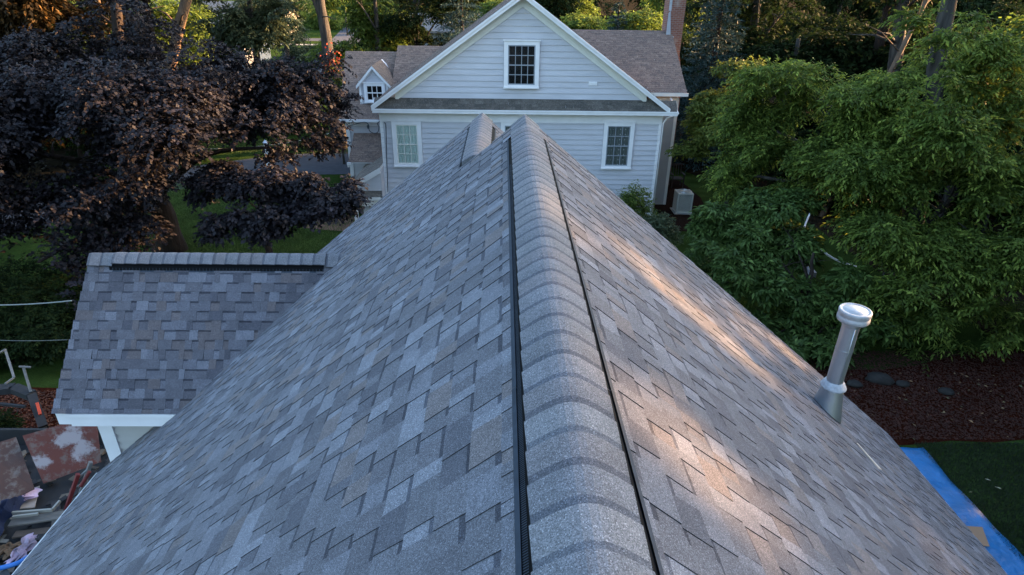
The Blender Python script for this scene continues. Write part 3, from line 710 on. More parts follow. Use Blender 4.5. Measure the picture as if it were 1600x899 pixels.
b.build('service_cable', mat('cable', (.05, .06, .07), .6), N)

# ================================================================ things beside the neighbour's house
def ac_unit():
    p = onz(1068, 335, G); x, y = p.x, p.y+.35
    E = empty('air_conditioner', (x, y, G)); tag(E, 'beige outdoor air conditioning unit on mulch beside the brick chimney base', 'air conditioner')
    Mc = mat('ac_casing', (.42, .42, .38), .6, noise=.08, nscale=4)
    b = MB(); w = .33
    b.box(x-w, x+w, y-w, y+w, G+.82, G+.90); b.box(x-w, x+w, y-w, y+w, G+.03, G+.12)
    for sx in (-1, 1):
        for sy in (-1, 1): b.box(x+sx*w-.05*(sx > 0), x+sx*w+.05*(sx < 0), y+sy*w-.05*(sy > 0), y+sy*w+.05*(sy < 0), G+.12, G+.82)
    b.build('casing', Mc, E, bevel=.01)
    b = MB(); z = G+.13
    while z < G+.8: b.box(x-w+.05, x+w-.05, y-w+.01, y-w+.03, z, z+.02); b.box(x+w-.03, x+w-.01, y-w+.05, y+w-.05, z, z+.02); b.box(x-w+.01, x-w+.03, y-w+.05, y+w-.05, z, z+.02); z += .034
    b.build('louvres', Mc, E)
    b = MB(); b.box(x-w+.04, x+w-.04, y-w+.04, y+w-.04, G+.05, G+.81); b.build('coil', M_DARK, E)
    b = MB()
    for r in (.08, .14, .20, .26, .32): b.tube([(x+r*math.cos(a*math.pi/12), y+r*math.sin(a*math.pi/12), G+.915) for a in range(25)], .006, 5, cap=False)
    b.build('fan_guard', M_STEEL, E)
    b = MB(); b.box(x-w-.08, x+w+.08, y-w-.08, y+w+.08, G, G+.04); b.build('pad', mat('pad_concrete', (.25, .25, .24), .9), E)
ac_unit()
def chair():
    p = onz(1052, 292, G); x, y = p.x+.12, p.y
    E = empty('garden_chair', (x, y, G)); tag(E, 'dark wooden garden chair against the brick chimney of the blue house', 'chair')
    Mw = mat('dark_wood', (.035, .026, .022), .8)
    b = MB(); 
    for i in range(5): b.box(x-.27+i*.11, x-.17+i*.11, y-.25, y+.25, G+.42, G+.45)
    b.build('seat', Mw, E)
    b = MB()
    for i in range(5): b.beam((x-.24+i*.12, y+.25, G+.5), (x-.24+i*.12, y+.38, G+1.05), .08, .02, (1, 0, 0))
    b.beam((x-.3, y+.37, G+1.02), (x+.3, y+.37, G+1.02), .03, .07); b.build('backrest', Mw, E)
    for sx in (-1, 1):
        for sy in (-1, 1):
            b = MB(); b.box(x+sx*.27-.025, x+sx*.27+.025, y+sy*.24-.025, y+sy*.24+.025, G, G+(.42 if sy > 0 else .64)); b.build('leg', Mw, E)
        b = MB(); b.box(x+sx*.29-.04, x+sx*.29+.04, y-.28, y+.28, G+.64, G+.665); b.build('armrest', Mw, E)
chair()
# spigot / hose bib lantern post by the driveway
p = onz(421, 262, G); E = empty('lamp_post', p); tag(E, 'short white post lantern beside the driveway', 'lamp')
b = MB(); b.box(p.x-.10, p.x+.10, p.y-.10, p.y+.10, G, G+.95); b.box(p.x-.14, p.x+.14, p.y-.14, p.y+.14, G+.95, G+1.0); b.build('post', M_WHITE, E)
b = MB(); b.lathe([(.05, 1.0), (.09, 1.05), (.11, 1.3), (.10, 1.31)], 12, (p.x, p.y, G)); b.build('lantern', mat('frosted_glass', (.5, .55, .6), .3), E)
b = MB(); b.lathe([(.15, 1.31), (.02, 1.45), (.0, 1.47)], 12, (p.x, p.y, G)); b.build('lid', M_STEEL, E)

# ================================================================ right yard
# blue tarp on the ground
r = random.Random(4); b = MB()
NX, NYt = 30, 70
x0, x1, y0, y1 = 4.9, 8.80, 4.2, 10.1
def tz(x, y, i, j):
    z = .05+.035*math.sin(x*3.1+1.7*math.sin(y*1.3))*math.sin(y*2.3)+.03*math.sin(x*7+y*5)+.02*math.sin(y*11+x*2)
    e = min(i, NX-i)/NX; return G+.02+max(0, z)*min(1, e*7+.15)
V_ = {}
for i in range(NX+1):
    for j in range(NYt+1):
        x = x0+(x1-x0)*i/NX; y = y0+(y1-y0)*j/NYt
        x += .03*math.sin(y*1.9)*(i/NX)+.02*math.sin(y*5.3)*(i/NX); y += .06*math.sin(x*2.2)*(j/NYt)
        V_[i, j] = (x, y, tz(x, y, i, j))
b.v = [V_[i, j] for i in range(NX+1) for j in range(NYt+1)]
for i in range(NX):
    for j in range(NYt):
        k = i*(NYt+1)+j; b.f.append((k, k+NYt+1, k+NYt+2, k+1)); b.c.append((1, 1, 1)); b.m.append(0)
M_TARP = mat('blue_tarp', (.015, .16, .40), .42, noise=.22, nscale=3, bump=.8, bscale=11, bdist=.04)
t_ = b.build('tarp', M_TARP, None, smooth=True); sd = t_.modifiers.new('thick', 'SOLIDIFY'); sd.thickness = .006
tag(t_, 'bright blue plastic tarp spread on the dark lawn along the right wall of the house', 'tarp')
c = onz(1532, 840, G+.12)
b = MB(); b.hexa([(c.x-.55, c.y-.12, G+.12), (c.x+.02, c.y-.2, G+.12), (c.x+.16, c.y+.2, G+.15), (c.x-.5, c.y+.25, G+.15), (c.x-.55, c.y-.12, G+.128), (c.x+.02, c.y-.2, G+.128), (c.x+.16, c.y+.2, G+.158), (c.x-.5, c.y+.25, G+.158)])
tag(b.build('cardboard_piece', mat('cardboard', (.34, .20, .12), .9), None), 'torn brown cardboard piece lying on the blue tarp by the roof edge', 'cardboard')
# white curved hose and pale kerb glimpsed through the leaves
b = MB(); b.tube(smooth_path([(11.96, 22.76, G+1.1), (11.2, 21.6, G+1.0), (10.7, 20.6, G+.8), (10.9, 19.8, G+.6), (11.3, 19.2, G+.4), (11.9, 18.8, G+.3)]), .035, 8)
tag(b.build('garden_pipe', M_WHITE, None, smooth=True), 'thin white plastic pipe curving in an arc among the green bushes', 'pipe')
p, q_ = onz(1246, 402, G+.1), onz(1272, 430, G+.1)
b = MB(); b.beam(p, q_, .16, .18)
tag(b.build('edging_board', mat('edge_board', (.4, .38, .42), .8), None, bevel=.01), 'pale edging board on the ground behind the dark green bushes', 'edging')
# stones at the edge of the mulch bed
r = random.Random(12)
def stone(px_, py_, s):
    p = onz(px_, py_, G+.05); b = MB(); n = 10
    prof = [(0, -.4), (.7, -.35), (1, 0), (.85, .35), (.4, .55), (0, .6)]
    for rr, z in prof:
        for j in range(n):
            a = 2*math.pi*j/n; k = 1+r.uniform(-.15, .15); b.v.append((p.x+rr*s*k*math.cos(a)*1.3, p.y+rr*s*k*math.sin(a), p.z+z*s*.8))
    for k in range(len(prof)-1):
        for j in range(n): a = k*n+j; c_ = k*n+(j+1) % n; b.f.append((a, c_, c_+n, a+n)); b.c.append((1, 1, 1)); b.m.append(0)
    return b.build('stone', M_STONE, None, smooth=True)
M_STONE = mat('grey_stone', (.022, .020, .018), .9, noise=.4, nscale=8, bump=.6, bscale=20)
tag(stone(1374, 592, .26), 'large rounded grey stone under the green tree at the mulch edge', 'stone', 'stones at the mulch edge')
tag(stone(1335, 600, .15), 'small grey stone just right of the vent pipe at the mulch edge', 'stone', 'stones at the mulch edge')
tag(stone(1478, 612, .14), 'lone small grey stone towards the right of the mulch bed', 'stone', 'stones at the mulch edge')
tag(stone(1410, 600, .13), 'small grey stone beside the largest one at the mulch edge', 'stone', 'stones at the mulch edge')

def litter(name, label, cat, region, n, cols, size, seed, z=.02):
    r = random.Random(seed); b = MB()
    for _ in range(n):
        x, y = r.uniform(*region[:2]), r.uniform(*region[2:]); a = r.uniform(0, 6.3); s = size*r.uniform(.5, 1.3); c = r.choice(cols)
        dx, dy = math.cos(a)*s, math.sin(a)*s; h = r.uniform(-.3, .3)*s
        b.face([(x-dx, y-dy, G+z), (x+dy*.45, y-dx*.45, G+z+.01+abs(h)), (x+dx, y+dy, G+z+.012), (x-dy*.45, y+dx*.45, G+z+.008)], jit(c, r, .3))
    M_ = mat(name, rough=.9, attr='tint'); o = b.build(name, M_, None, tint=True); tag(o, label, cat, kind='stuff'); return o
litter('fallen_leaves', 'small pale leaves scattered over the red mulch bed on the right', 'leaves', (8, 14, 10.4, 13), 70, [(.22, .12, .06), (.3, .2, .1), (.12, .1, .05)], .045, 3)
litter('mulch_chips', 'loose reddish bark chips covering the right mulch bed', 'mulch', (7.5, 18, 10.4, 14), 26000, [(.046, .013, .007), (.040, .011, .006), (.054, .015, .008), (.032, .010, .005)], .035, 5, .016)
litter('mulch_chips', 'loose orange red bark chips covering the mulch left of the trailer', 'mulch', (-15.5, -9.6, 8.4, 12.1), 14000, [(.11, .034, .018), (.075, .024, .013), (.14, .05, .024), (.04, .016, .01)], .035, 6, .016)
litter('lawn_leaves', 'few pale dead leaves lying on the dark right lawn', 'leaves', (8.8, 12, 6, 10), 16, [(.3, .28, .2), (.2, .2, .1)], .05, 9, .03)
def grass(name, label, region, n, h, seed, c1):
    rng = np.random.default_rng(seed); P = np.stack([rng.uniform(region[0], region[1], n), rng.uniform(region[2], region[3], n), np.full(n, G)], 1)
    a = rng.uniform(0, 6.28, n); hh = h*rng.uniform(.5, 1.2, n); w_ = .006+.02*h
    D_ = np.stack([np.cos(a), np.sin(a), np.zeros(n)], 1); L_ = rng.normal(0, .35, (n, 2))*hh[:, None]
    v = np.zeros((n, 3, 3)); v[:, 0] = P-D_*w_; v[:, 1] = P+D_*w_; v[:, 2] = P; v[:, 2, :2] += L_; v[:, 2, 2] += hh
    me = bpy.data.meshes.new(name); me.vertices.add(n*3); me.vertices.foreach_set('co', v.ravel())
    me.loops.add(n*3); me.loops.foreach_set('vertex_index', np.arange(n*3)); me.polygons.add(n)
    me.polygons.foreach_set('loop_start', np.arange(n)*3); me.update(calc_edges=True)
    me.materials.append(mat(name, c1, .9, noise=.35, nscale=1.5)); o = bpy.data.objects.new(name, me); COL.objects.link(o); tag(o, label, 'grass', kind='stuff')
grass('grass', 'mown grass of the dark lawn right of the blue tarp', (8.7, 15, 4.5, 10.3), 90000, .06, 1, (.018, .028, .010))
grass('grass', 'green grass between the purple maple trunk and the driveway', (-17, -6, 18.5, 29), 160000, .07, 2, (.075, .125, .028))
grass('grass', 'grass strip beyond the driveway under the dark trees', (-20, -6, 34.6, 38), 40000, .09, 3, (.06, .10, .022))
# ================================================================ left yard: trailer full of tear-off
Tz = G+.95
tr = empty('debris_trailer', (-8.6, 8.0, G)); tag(tr, 'dark dump trailer bed holding tear-off debris beside the wing wall', 'trailer')
M_TB = mat('trailer_black', (.018, .019, .022), .8, noise=.3, nscale=5)
b = MB(); b.box(-10.2, -6.2, 5.2, 9.1, Tz-.08, Tz); b.build('bed', M_TB, tr)
b = MB(); b.box(-10.2, -6.2, 9.1, 9.16, Tz-.08, Tz+.35); b.box(-10.26, -10.2, 5.2, 9.16, Tz-.08, Tz+.35); b.box(-6.2, -6.14, 5.2, 9.16, Tz-.08, Tz+.35); b.build('side_rail', M_TB, tr)
for (x, y) in ((-9.9, 5.9), (-9.9, 7.0), (-6.4, 5.9), (-6.4, 7.0)):
    b = MB(); b.tube([(x-.12, y, G+.4), (x+.12, y, G+.4)], .4, 20); b.build('wheel', M_BLACK, tr)
b = MB(); b.beam((-8.2, 9.1, Tz-.15), (-8.2, 11, G+.5), .12, .12); b.build('drawbar', M_TB, tr)
for y_ in (5.5, 7.4): b = MB(); b.box(-9.7, -6.7, y_, y_+.1, G+.35, Tz-.09); b.build('crossmember', M_TB, tr)

def plate(name, pts, th_, m, label, cat, group=None, n=1):
    P = [Vector(p) for p in pts]; nrm = (P[1]-P[0]).cross(P[2]-P[0]).normalized()
    if nrm.z < 0: nrm = -nrm
    b = MB(); b.hexa([p-nrm*th_ for p in P]+P); o = b.build(name, m, None); return tag(o, label, cat, group)
def splash_mat(name, base, c, rad):
    M = ply_mat(name, base, (.10, .075, .07), 7, .5, .62, 3.3); n = M.node_tree.nodes; l = M.node_tree.links; p = n['Principled BSDF']; src = p.inputs['Base Color'].links[0].from_socket
    tc = n.new('ShaderNodeTexCoord'); tot = None
    for (cc, r_) in zip(c, rad):
        d = n.new('ShaderNodeVectorMath'); d.operation = 'DISTANCE'; l.new(tc.outputs['Object'], d.inputs[0]); d.inputs[1].default_value = cc
        mr = n.new('ShaderNodeMapRange'); mr.inputs[1].default_value = 0; mr.inputs[2].default_value = r_; mr.inputs[3].default_value = .42; mr.inputs[4].default_value = -.12; l.new(d.outputs['Value'], mr.inputs[0])
        if tot is None: tot = mr.outputs[0]
        else:
            q = n.new('ShaderNodeMath'); q.operation = 'MAXIMUM'; l.new(tot, q.inputs[0]); l.new(mr.outputs[0], q.inputs[1]); tot = q.outputs[0]
    t = n.new('ShaderNodeTexNoise'); t.inputs['Scale'].default_value = 5; t.inputs['Detail'].default_value = 9; t.inputs['Roughness'].default_value = .75; l.new(tc.outputs['Object'], t.inputs['Vector'])
    a = n.new('ShaderNodeMath'); a.operation = 'ADD'; l.new(tot, a.inputs[0]); l.new(t.outputs[0], a.inputs[1])
    m2 = n.new('ShaderNodeMapRange'); m2.inputs[1].default_value = .60; m2.inputs[2].default_value = .74; l.new(a.outputs[0], m2.inputs[0])
    mx = n.new('ShaderNodeMix'); mx.data_type = 'RGBA'; l.new(m2.outputs[0], mx.inputs[0]); l.new(src, mx.inputs[6]); mx.inputs[7].default_value = (.24, .235, .26, 1); l.new(mx.outputs[2], p.inputs['Base Color']); return M
def ply_mat(name, base, stain, s, lo=.48, hi=.6, seed=0.):
    M = bpy.data.materials.new(name); M.use_nodes = True; n = M.node_tree.nodes; l = M.node_tree.links; p = n['Principled BSDF']; p.inputs['Roughness'].default_value = .75
    tc = n.new('ShaderNodeTexCoord'); mp = n.new('ShaderNodeMapping'); mp.inputs['Location'].default_value = (seed, seed, 0); l.new(tc.outputs['Object'], mp.inputs[0])
    t = n.new('ShaderNodeTexNoise'); t.inputs['Scale'].default_value = s; t.inputs['Detail'].default_value = 8; t.inputs['Roughness'].default_value = .7; l.new(mp.outputs[0], t.inputs['Vector'])
    mr = n.new('ShaderNodeMapRange'); mr.inputs[1].default_value = lo; mr.inputs[2].default_value = hi; l.new(t.outputs[0], mr.inputs[0])
    mx = n.new('ShaderNodeMix'); mx.data_type = 'RGBA'; l.new(mr.outputs[0], mx.inputs[0]); mx.inputs[6].default_value = (*base, 1); mx.inputs[7].default_value = (*stain, 1)
    t2 = n.new('ShaderNodeTexNoise'); t2.inputs['Scale'].default_value = 1.3; t2.inputs['Detail'].default_value = 5; l.new(mp.outputs[0], t2.inputs['Vector'])
    m2 = n.new('ShaderNodeMapRange'); m2.inputs[1].default_value = .54; m2.inputs[2].default_value = .72; l.new(t2.outputs[0], m2.inputs[0])
    mx2 = n.new('ShaderNodeMix'); mx2.data_type = 'RGBA'; l.new(m2.outputs[0], mx2.inputs[0]); l.new(mx.outputs[2], mx2.inputs[6]); mx2.inputs[7].default_value = (.05, .047, .05, 1)
    l.new(mx2.outputs[2], p.inputs['Base Color']); return M
z1 = Tz+.95; z2 = Tz+.30
A = [onz(35, 681, z1), onz(150, 648, z1), onz(158, 722, z2), onz(68, 756, z2)]
uv_ = lambda u, v: A[0].lerp(A[1], u).lerp(A[3].lerp(A[2], u), v)
pl1 = plate('plywood_sheet', A, .018, splash_mat('stained_plywood', (.085, .022, .016), [uv_(.60, .30), uv_(.72, .62), uv_(.12, .6)], [.34, .34, .26]), 'rust red plywood sheet splashed with white paint, leaning beside the wing corner board', 'plywood')
B = [onz(-30, 700, z1-.1), onz(25, 683, z1-.1), onz(54, 764, z2), onz(-20, 800, z2)]
plate('plywood_sheet', B, .018, ply_mat('worn_plywood', (.060, .028, .021), (.13, .11, .10), 5, .52, .66, 8.1), 'worn brown plywood sheet at the left picture edge, grey topped edge', 'plywood')
z3 = Tz+.12
C_ = [onz(10, 778, z3), onz(62, 759, z3), onz(54, 793, z3), onz(8, 797, z3)]
plate('plywood_offcut', C_, .016, mat('grey_ply', (.33, .29, .26), .85, noise=.2, nscale=6), 'small pale plywood offcut lying flat under the crumpled pink sheeting', 'plywood')
def plank(p0, p1, z, w_, label, m, th_=.03):
    a = onz(*p0, z); c = onz(*p1, z); b = MB(); b.beam(a, c, w_, th_); return tag(b.build('plank', m, None, bevel=.004), label, 'plank', 'old boards in the trailer')
M_PLK = mat('grey_board', (.15, .135, .12), .85, noise=.25, nscale=4, stretch=(1, 6, 1)); M_PLK2 = mat('brown_board', (.09, .065, .05), .85, noise=.25, nscale=4)
plank((16, 817), (110, 803), Tz+.22, .17, 'wide pale grey board lying across the trailer bed', M_PLK)
plank((22, 836), (80, 829), Tz+.12, .13, 'brown board lying below the wide pale board', M_PLK2)
b = MB(); a, c = onz(16, 802, Tz+.30), onz(82, 797, Tz+.30); b.beam(a, c, .03, .05); b.beam(c, c+Vector((.0, .18, 0)), .03, .05); a2 = onz(20, 808, Tz+.30); b.beam(a2, onz(60, 803, Tz+.3), .03, .04)
tag(b.build('metal_channel', mat('weathered_metal', (.34, .32, .28), .6, metal=.3), None), 'narrow bent metal channel lying above the wide pale board', 'metal trim')
b = MB()
r = random.Random(7)
def rubble(n, x0_, x1_, y0_, y1_, z, smin, smax, cols, seed):
    r = random.Random(seed); b = MB()
    for _ in range(n):
        x, y = r.uniform(x0_, x1_), r.uniform(y0_, y1_); s = r.uniform(smin, smax); a = r.uniform(0, 3.14); l_ = s*r.uniform(1, 3)
        u = Vector((math.cos(a), math.sin(a), r.uniform(-.25, .25))); v_ = Vector((-math.sin(a), math.cos(a), r.uniform(-.3, .3))); w_ = u.cross(v_).normalized()
        c_ = Vector((x, y, z+r.uniform(.02, .12))); t__ = r.uniform(.004, .02)
        b.hexa([c_+u*(l_*i)+v_*(s*j)+w_*(k*t__) for k in (-1, 1) for i, j in ((-.5, -.5), (.5, -.5), (.5, .5), (-.5, .5))], jit(r.choice(cols), r, .3))
    return b
rb = rubble(300, -9.9, -6.6, 5.4, 8.95, Tz, .04, .14, [(.035, .035, .04), (.06, .055, .05), (.12, .1, .08), (.02, .02, .022), (.2, .18, .16)], 15)
tag(rb.build('shingle_scraps', mat('scrap', rough=.9, attr='tint'), None, tint=True), 'heap of torn dark shingle and wood scraps in the trailer bed', 'debris', kind='stuff')
# pink crumpled sheeting
def crumple(name, c, rx, ry, h, m, seed, label, cat, group=None):
    rng = random.Random(seed); b = MB(); n = 26; ph = [rng.uniform(0, 6.3) for _ in range(8)]
    for i in range(n+1):
        for j in range(n+1):
            u, v = i/n*2-1, j/n*2-1; k = 1+.22*math.sin(3*math.atan2(v, u)+ph[0])
            z = h*(.5+.5*abs(math.sin(u*5+ph[1]+2*math.sin(v*3+ph[2])))*abs(math.cos(v*6+ph[3]+u*2)))*max(.12, 1-max(abs(u), abs(v))**3)
            b.v.append((c.x+u*rx*k+.04*math.sin(v*7+ph[4]), c.y+v*ry*k+.05*math.sin(u*8+ph[5]), c.z+z))
    for i in range(n):
        for j in range(n):
            a = i*(n+1)+j; b.f.append((a, a+n+1, a+n+2, a+1)); b.c.append((1, 1, 1)); b.m.append(0)
    o = b.build(name, m, None); s = o.modifiers.new('s', 'SOLIDIFY'); s.thickness = .004; return tag(o, label, cat, group)
M_PINK = ply_mat('pink_film', (.60, .40, .55), (.62, .50, .64), 5, .4, .6, 2)
crumple('plastic_sheeting', onz(30, 776, Tz+.17), .25, .17, .14, M_PINK, 3, 'crumpled pink plastic sheeting on the pale plywood offcut', 'plastic sheet', 'pink plastic scraps')
crumple('plastic_sheeting', onz(38, 858, Tz+.12), .10, .22, .10, M_PINK, 8, 'small strip of pink plastic below the brown board at the picture edge', 'plastic sheet', 'pink plastic scraps')
M_NAVY = mat('navy_cloth', (.012, .022, .06), .85, noise=.3, nscale=5)
crumple('tarp_bundle', onz(-3, 822, Tz+.2), .15, .45, .40, M_NAVY, 5, 'dark navy tarpaulin bundle at the left edge beside the planks', 'tarp')
crumple('cardboard_scraps', onz(18, 862, Tz+.10), .22, .10, .12, mat('brown_scrap', (.14, .08, .045), .9, noise=.4, nscale=12), 6, 'crushed brown cardboard heap below the navy tarpaulin bundle', 'cardboard')
b = MB(); b.tube(smooth_path([onz(-15, 892, Tz+.15), onz(8, 886, Tz+.15), onz(28, 880, Tz+.17), onz(45, 870, Tz+.15)]), .035, 8)
tag(b.build('blue_strap', mat('blue_plastic', (.03, .16, .5), .5), None, smooth=True), 'bright blue strip of tarp in the bottom left picture corner', 'strap')
# red and white metal poles (ladder jack) standing in the debris
pe = empty('ladder_section', onz(125, 760, Tz)); tag(pe, 'short red and silver ladder section leaning against the left roof edge', 'ladder')
M_RED = mat('red_paint', (.14, .018, .018), .6, noise=.3, nscale=9); M_ALU = mat('dull_aluminium', (.17, .17, .17), .5, metal=.3, noise=.25, nscale=14)
a, c = onz(102, 800, Tz+.15), onz(122, 741, Tz+.75); b = MB(); b.beam(a, c, .07, .05); b.build('rail', M_RED, pe)
a2, c2 = onz(120, 790, Tz+.15), onz(142, 722, Tz+.85); b = MB(); b.beam(a2, c2, .07, .05); b.build('rail', M_ALU, pe)
for t_ in (.25, .55, .85):
    b = MB(); b.tube([Vector(a).lerp(c, t_), Vector(a2).lerp(c2, t_)], .018, 8); b.build('rung', M_ALU, pe)
b = MB(); b.tube([onz(126, 760, Tz+.6), onz(140, 737, Tz+.8)], .03, 8); b.build('brace', M_RED, pe)
b = MB(); p = onz(64, 768, Tz+.1)
# black equipment frame with pale posts
E = empty('equipment_frame', onz(40, 640, G)); tag(E, 'black metal equipment frame with two pale upright bars on the red mulch', 'frame')
b = MB(); k0, k1, k2, k3 = onz(-30, 612, G+1.0), onz(22, 607, G+1.0), onz(50, 618, G+1.0), onz(68, 668, G+.6)
b.beam(k0, k1, .22, .14); b.beam(k1, k2, .20, .14); b.beam(k2, k3, .16, .14)
b.beam(k0-Vector((0, .2, .1)), k2-Vector((.0, .25, .1)), .05, .05)
b.build('frame_bar', M_TB, E)
for (p_, q2) in (((22, 590), (8, 546)), ((48, 612), (36, 572))):
    b = MB(); b.beam(onz(*p_, G+1.08), onz(*q2, G+1.6), .045, .045); b.build('upright', M_ALU, E)
for (p_, q2) in (((30, 573), (48, 574)), ((-10, 556), (9, 546)), ((8, 600), (22, 590))):
    b = MB(); b.beam(onz(*p_, G+1.6), onz(*q2, G+1.6), .03, .03); b.build('crossbar', M_ALU, E)
for pt in (k0, k2, k3):
    b = MB(); b.beam((pt.x, pt.y, G), (pt.x, pt.y, pt.z), .08, .08, (0, 1, 0)); b.build('leg', M_TB, E)
b = MB(); b.beam(onz(58, 630, G+1.0), onz(63, 648, G+.85), .05, .05); b.build('reflector', mat('orange_red', (.5, .06, .02), .5), E)
# overhead wires
def wire(p, q, sag, label, rad=.009, m=None):
    b = MB(); p = Vector(p); q = Vector(q); P = [p.lerp(q, t_/20)-Vector((0, 0, sag*4*(t_/20)*(1-t_/20))) for t_ in range(21)]
    b.tube(P, rad, 5); tag(b.build('overhead_wire', m or mat('wire_pale', (.18, .20, .20), .6), None), label, 'wire')
wire(at(-60, 476, 12), at(112, 470, 11.0), .05, 'pale overhead wire passing left behind the wing roof edge', .014)
wire(at(-60, 528, 12), at(105, 531, 11.0), .05, 'dark thin lower wire left of the wing roof', .008, mat('wire_dark', (.08, .09, .09), .6))
wire(at(300, 233, 18), at(544, 199, 26.7), .25, 'pale service wire running from the left to the blue house cable loop', .016)
# ================================================================ TREES
SDn = np.array(SD); E1 = np.cross(SDn, [0, 0, 1.]); E1 /= np.linalg.norm(E1); E2 = np.cross(SDn, E1)
def onR(x, y): return np.array([x, y, -abs(x)*T])
# gaps cut into the leaves so low sun patches land on the roof (start, end, radius)
GAPS = [(onR(.27, 2.0), onR(.52, 1.90), .17), (onR(.52, 1.90), onR(.80, 1.74), .16), (onR(.30, 1.98), onR(.45, 1.95), .16),
        (onR(.70, 4.30), onR(1.15, 4.20), .17), (onR(1.15, 4.20), onR(1.75, 4.02), .14),
        (onR(.02, 3.72), onR(.13, 3.58), .16), (onR(.40, 4.36), onR(.55, 4.30), .04),
        (onR(2.3, 5.70), onR(3.2, 5.95), .11), (onR(3.0, 6.05), onR(3.9, 6.25), .11), (onR(1.9, 5.0), onR(2.3, 5.05), .05), (onR(3.5, 5.2), onR(3.8, 5.2), .05),
        (np.array([-.48, 7.35, -.4]), np.array([-.40, 7.25, -.4]), .14)]
_r = random.Random(31)
for _ in range(34):  # small random gaps added for a soft warm glow on the right slope
    _x, _y = _r.uniform(.3, 4.2), _r.uniform(.2, 6.0); _l = _r.uniform(.1, .5)
    GAPS.append((onR(_x, _y), onR(_x+_l, _y+_r.uniform(-.1, .05)), _r.uniform(.0, .05)))
def gapmask(P):
    keep = np.ones(len(P), bool); x = P@E1; y = P@E2
    for a, b_, r_ in GAPS:
        ax_, ay = a@E1, a@E2; bx, by = b_@E1, b_@E2; dx, dy = bx-ax_, by-ay; L2 = dx*dx+dy*dy+1e-9
        t_ = np.clip(((x-ax_)*dx+(y-ay)*dy)/L2, 0, 1); d2 = (x-ax_-t_*dx)**2+(y-ay-t_*dy)**2
        keep &= d2 > (r_+.03)**2
    return keep
def nz(v): return v/(np.linalg.norm(v, axis=-1, keepdims=True)+1e-9)
def leafmesh(name, P, D, Nn, L, Wd, tint, m, parent=None, drop=.15):
    k = gapmask(P); P, D, Nn, L, Wd, tint = P[k], D[k], Nn[k], L[k], Wd[k], tint[k]
    n = len(P); Sx = nz(np.cross(D, Nn)); Nn = np.cross(Sx, D); v = np.zeros((n, 4, 3))
    v[:, 0] = P; mid = P+D*(L*.45)[:, None]+Nn*(L*.06)[:, None]
    v[:, 1] = mid+Sx*(Wd/2)[:, None]; v[:, 3] = mid-Sx*(Wd/2)[:, None]; v[:, 2] = P+D*L[:, None]; v[:, 2, 2] -= L*drop
    me = bpy.data.meshes.new(name); me.vertices.add(n*4); me.vertices.foreach_set('co', v.astype(np.float32).ravel())
    me.loops.add(n*4); me.loops.foreach_set('vertex_index', np.arange(n*4)); me.polygons.add(n); me.polygons.foreach_set('loop_start', np.arange(n)*4)
    me.update(calc_edges=True)
    a = me.attributes.new('tint', 'FLOAT', 'FACE'); a.data.foreach_set('value', tint.astype(np.float32))
    me.materials.append(m); o = bpy.data.objects.new(name, me); COL.objects.link(o)
    if parent: o.parent = parent; o.matrix_parent_inverse = Matrix.Translation(-Vector(parent.location))
    return o
def n3(P, s, ph):
    x, y, z = (P*s).T
    return (np.sin(x*1.0+ph)+np.sin(y*1.3+ph*2+.7*np.sin(x))+np.sin(z*1.7+ph*3)+np.sin((x+y)*.9-z+ph)+np.sin((y-x)*1.7+z*1.1))/5
def sprays(blobs, n, per, leaf, wid, seed, spray=.55, droop=.35, hole=-.25, hs=1.6, inner=.55, tipc=.35, updome=.3):
    """leaf arrays: twigs on the shell of overlapping blobs, leaves set in pairs along each twig"""
    rng = np.random.default_rng(seed); B = np.array([(*b_[:3], *(b_[3:] if len(b_) == 6 else (b_[3],)*3)) for b_ in blobs])
    w_ = (B[:, 3]*B[:, 4]+B[:, 4]*B[:, 5]+B[:, 3]*B[:, 5]); idx = rng.choice(len(B), int(n*1.6), p=w_/w_.sum())
    u = nz(rng.normal(size=(len(idx), 3))+np.array([0, 0, updome])); rr = inner+(1-inner)*rng.random(len(idx))**.6
    P = B[idx, :3]+u*B[idx, 3:]*rr[:, None]
    ok = n3(P, hs, seed*.37) > hole; ok &= P[:, 2] > G+.15; P = P[ok][:n]; u = u[ok][:n]; m_ = len(P)
    h = nz(u*np.array([1, 1, .35])+rng.normal(0, .35, (m_, 3))); h[:, 2] -= droop*rng.random(m_); h = nz(h)
    sl_ = spray*rng.uniform(.6, 1.25, m_); base = rng.random(m_)*.55+.18*n3(P, .9, seed+.5)
    t_ = (np.arange(per)+.5)/per
    PP = P[:, None]+h[:, None]*(sl_[:, None]*(t_[None]-.5))[..., None]; PP[..., 2] -= (t_[None]**2)*sl_[:, None]*droop*.5
    side = nz(np.cross(h, [0, 0, 1.]))
    sg = np.where(np.arange(per) % 2, 1., -1.)[None, :, None]
    DD = nz(h[:, None]*.7+side[:, None]*sg*(1.05-.6*t_[None, :, None])+rng.normal(0, .22, (m_, per, 3))-np.array([0, 0, .25]))
    NN = nz(np.array([0, 0, 1.])+rng.normal(0, .42, (m_, per, 3)))
    LL = leaf*rng.uniform(.65, 1.2, (m_, per)); WW = LL*wid*rng.uniform(.85, 1.15, (m_, per))
    tt = np.clip(base[:, None]+.12*rng.normal(size=(m_, per))+tipc*(t_[None]**2)*rng.random((m_, 1)), 0, 1)
    f_ = lambda a: a.reshape(-1, *a.shape[2:])
    return f_(PP), f_(DD), f_(NN), f_(LL), f_(WW), f_(tt)
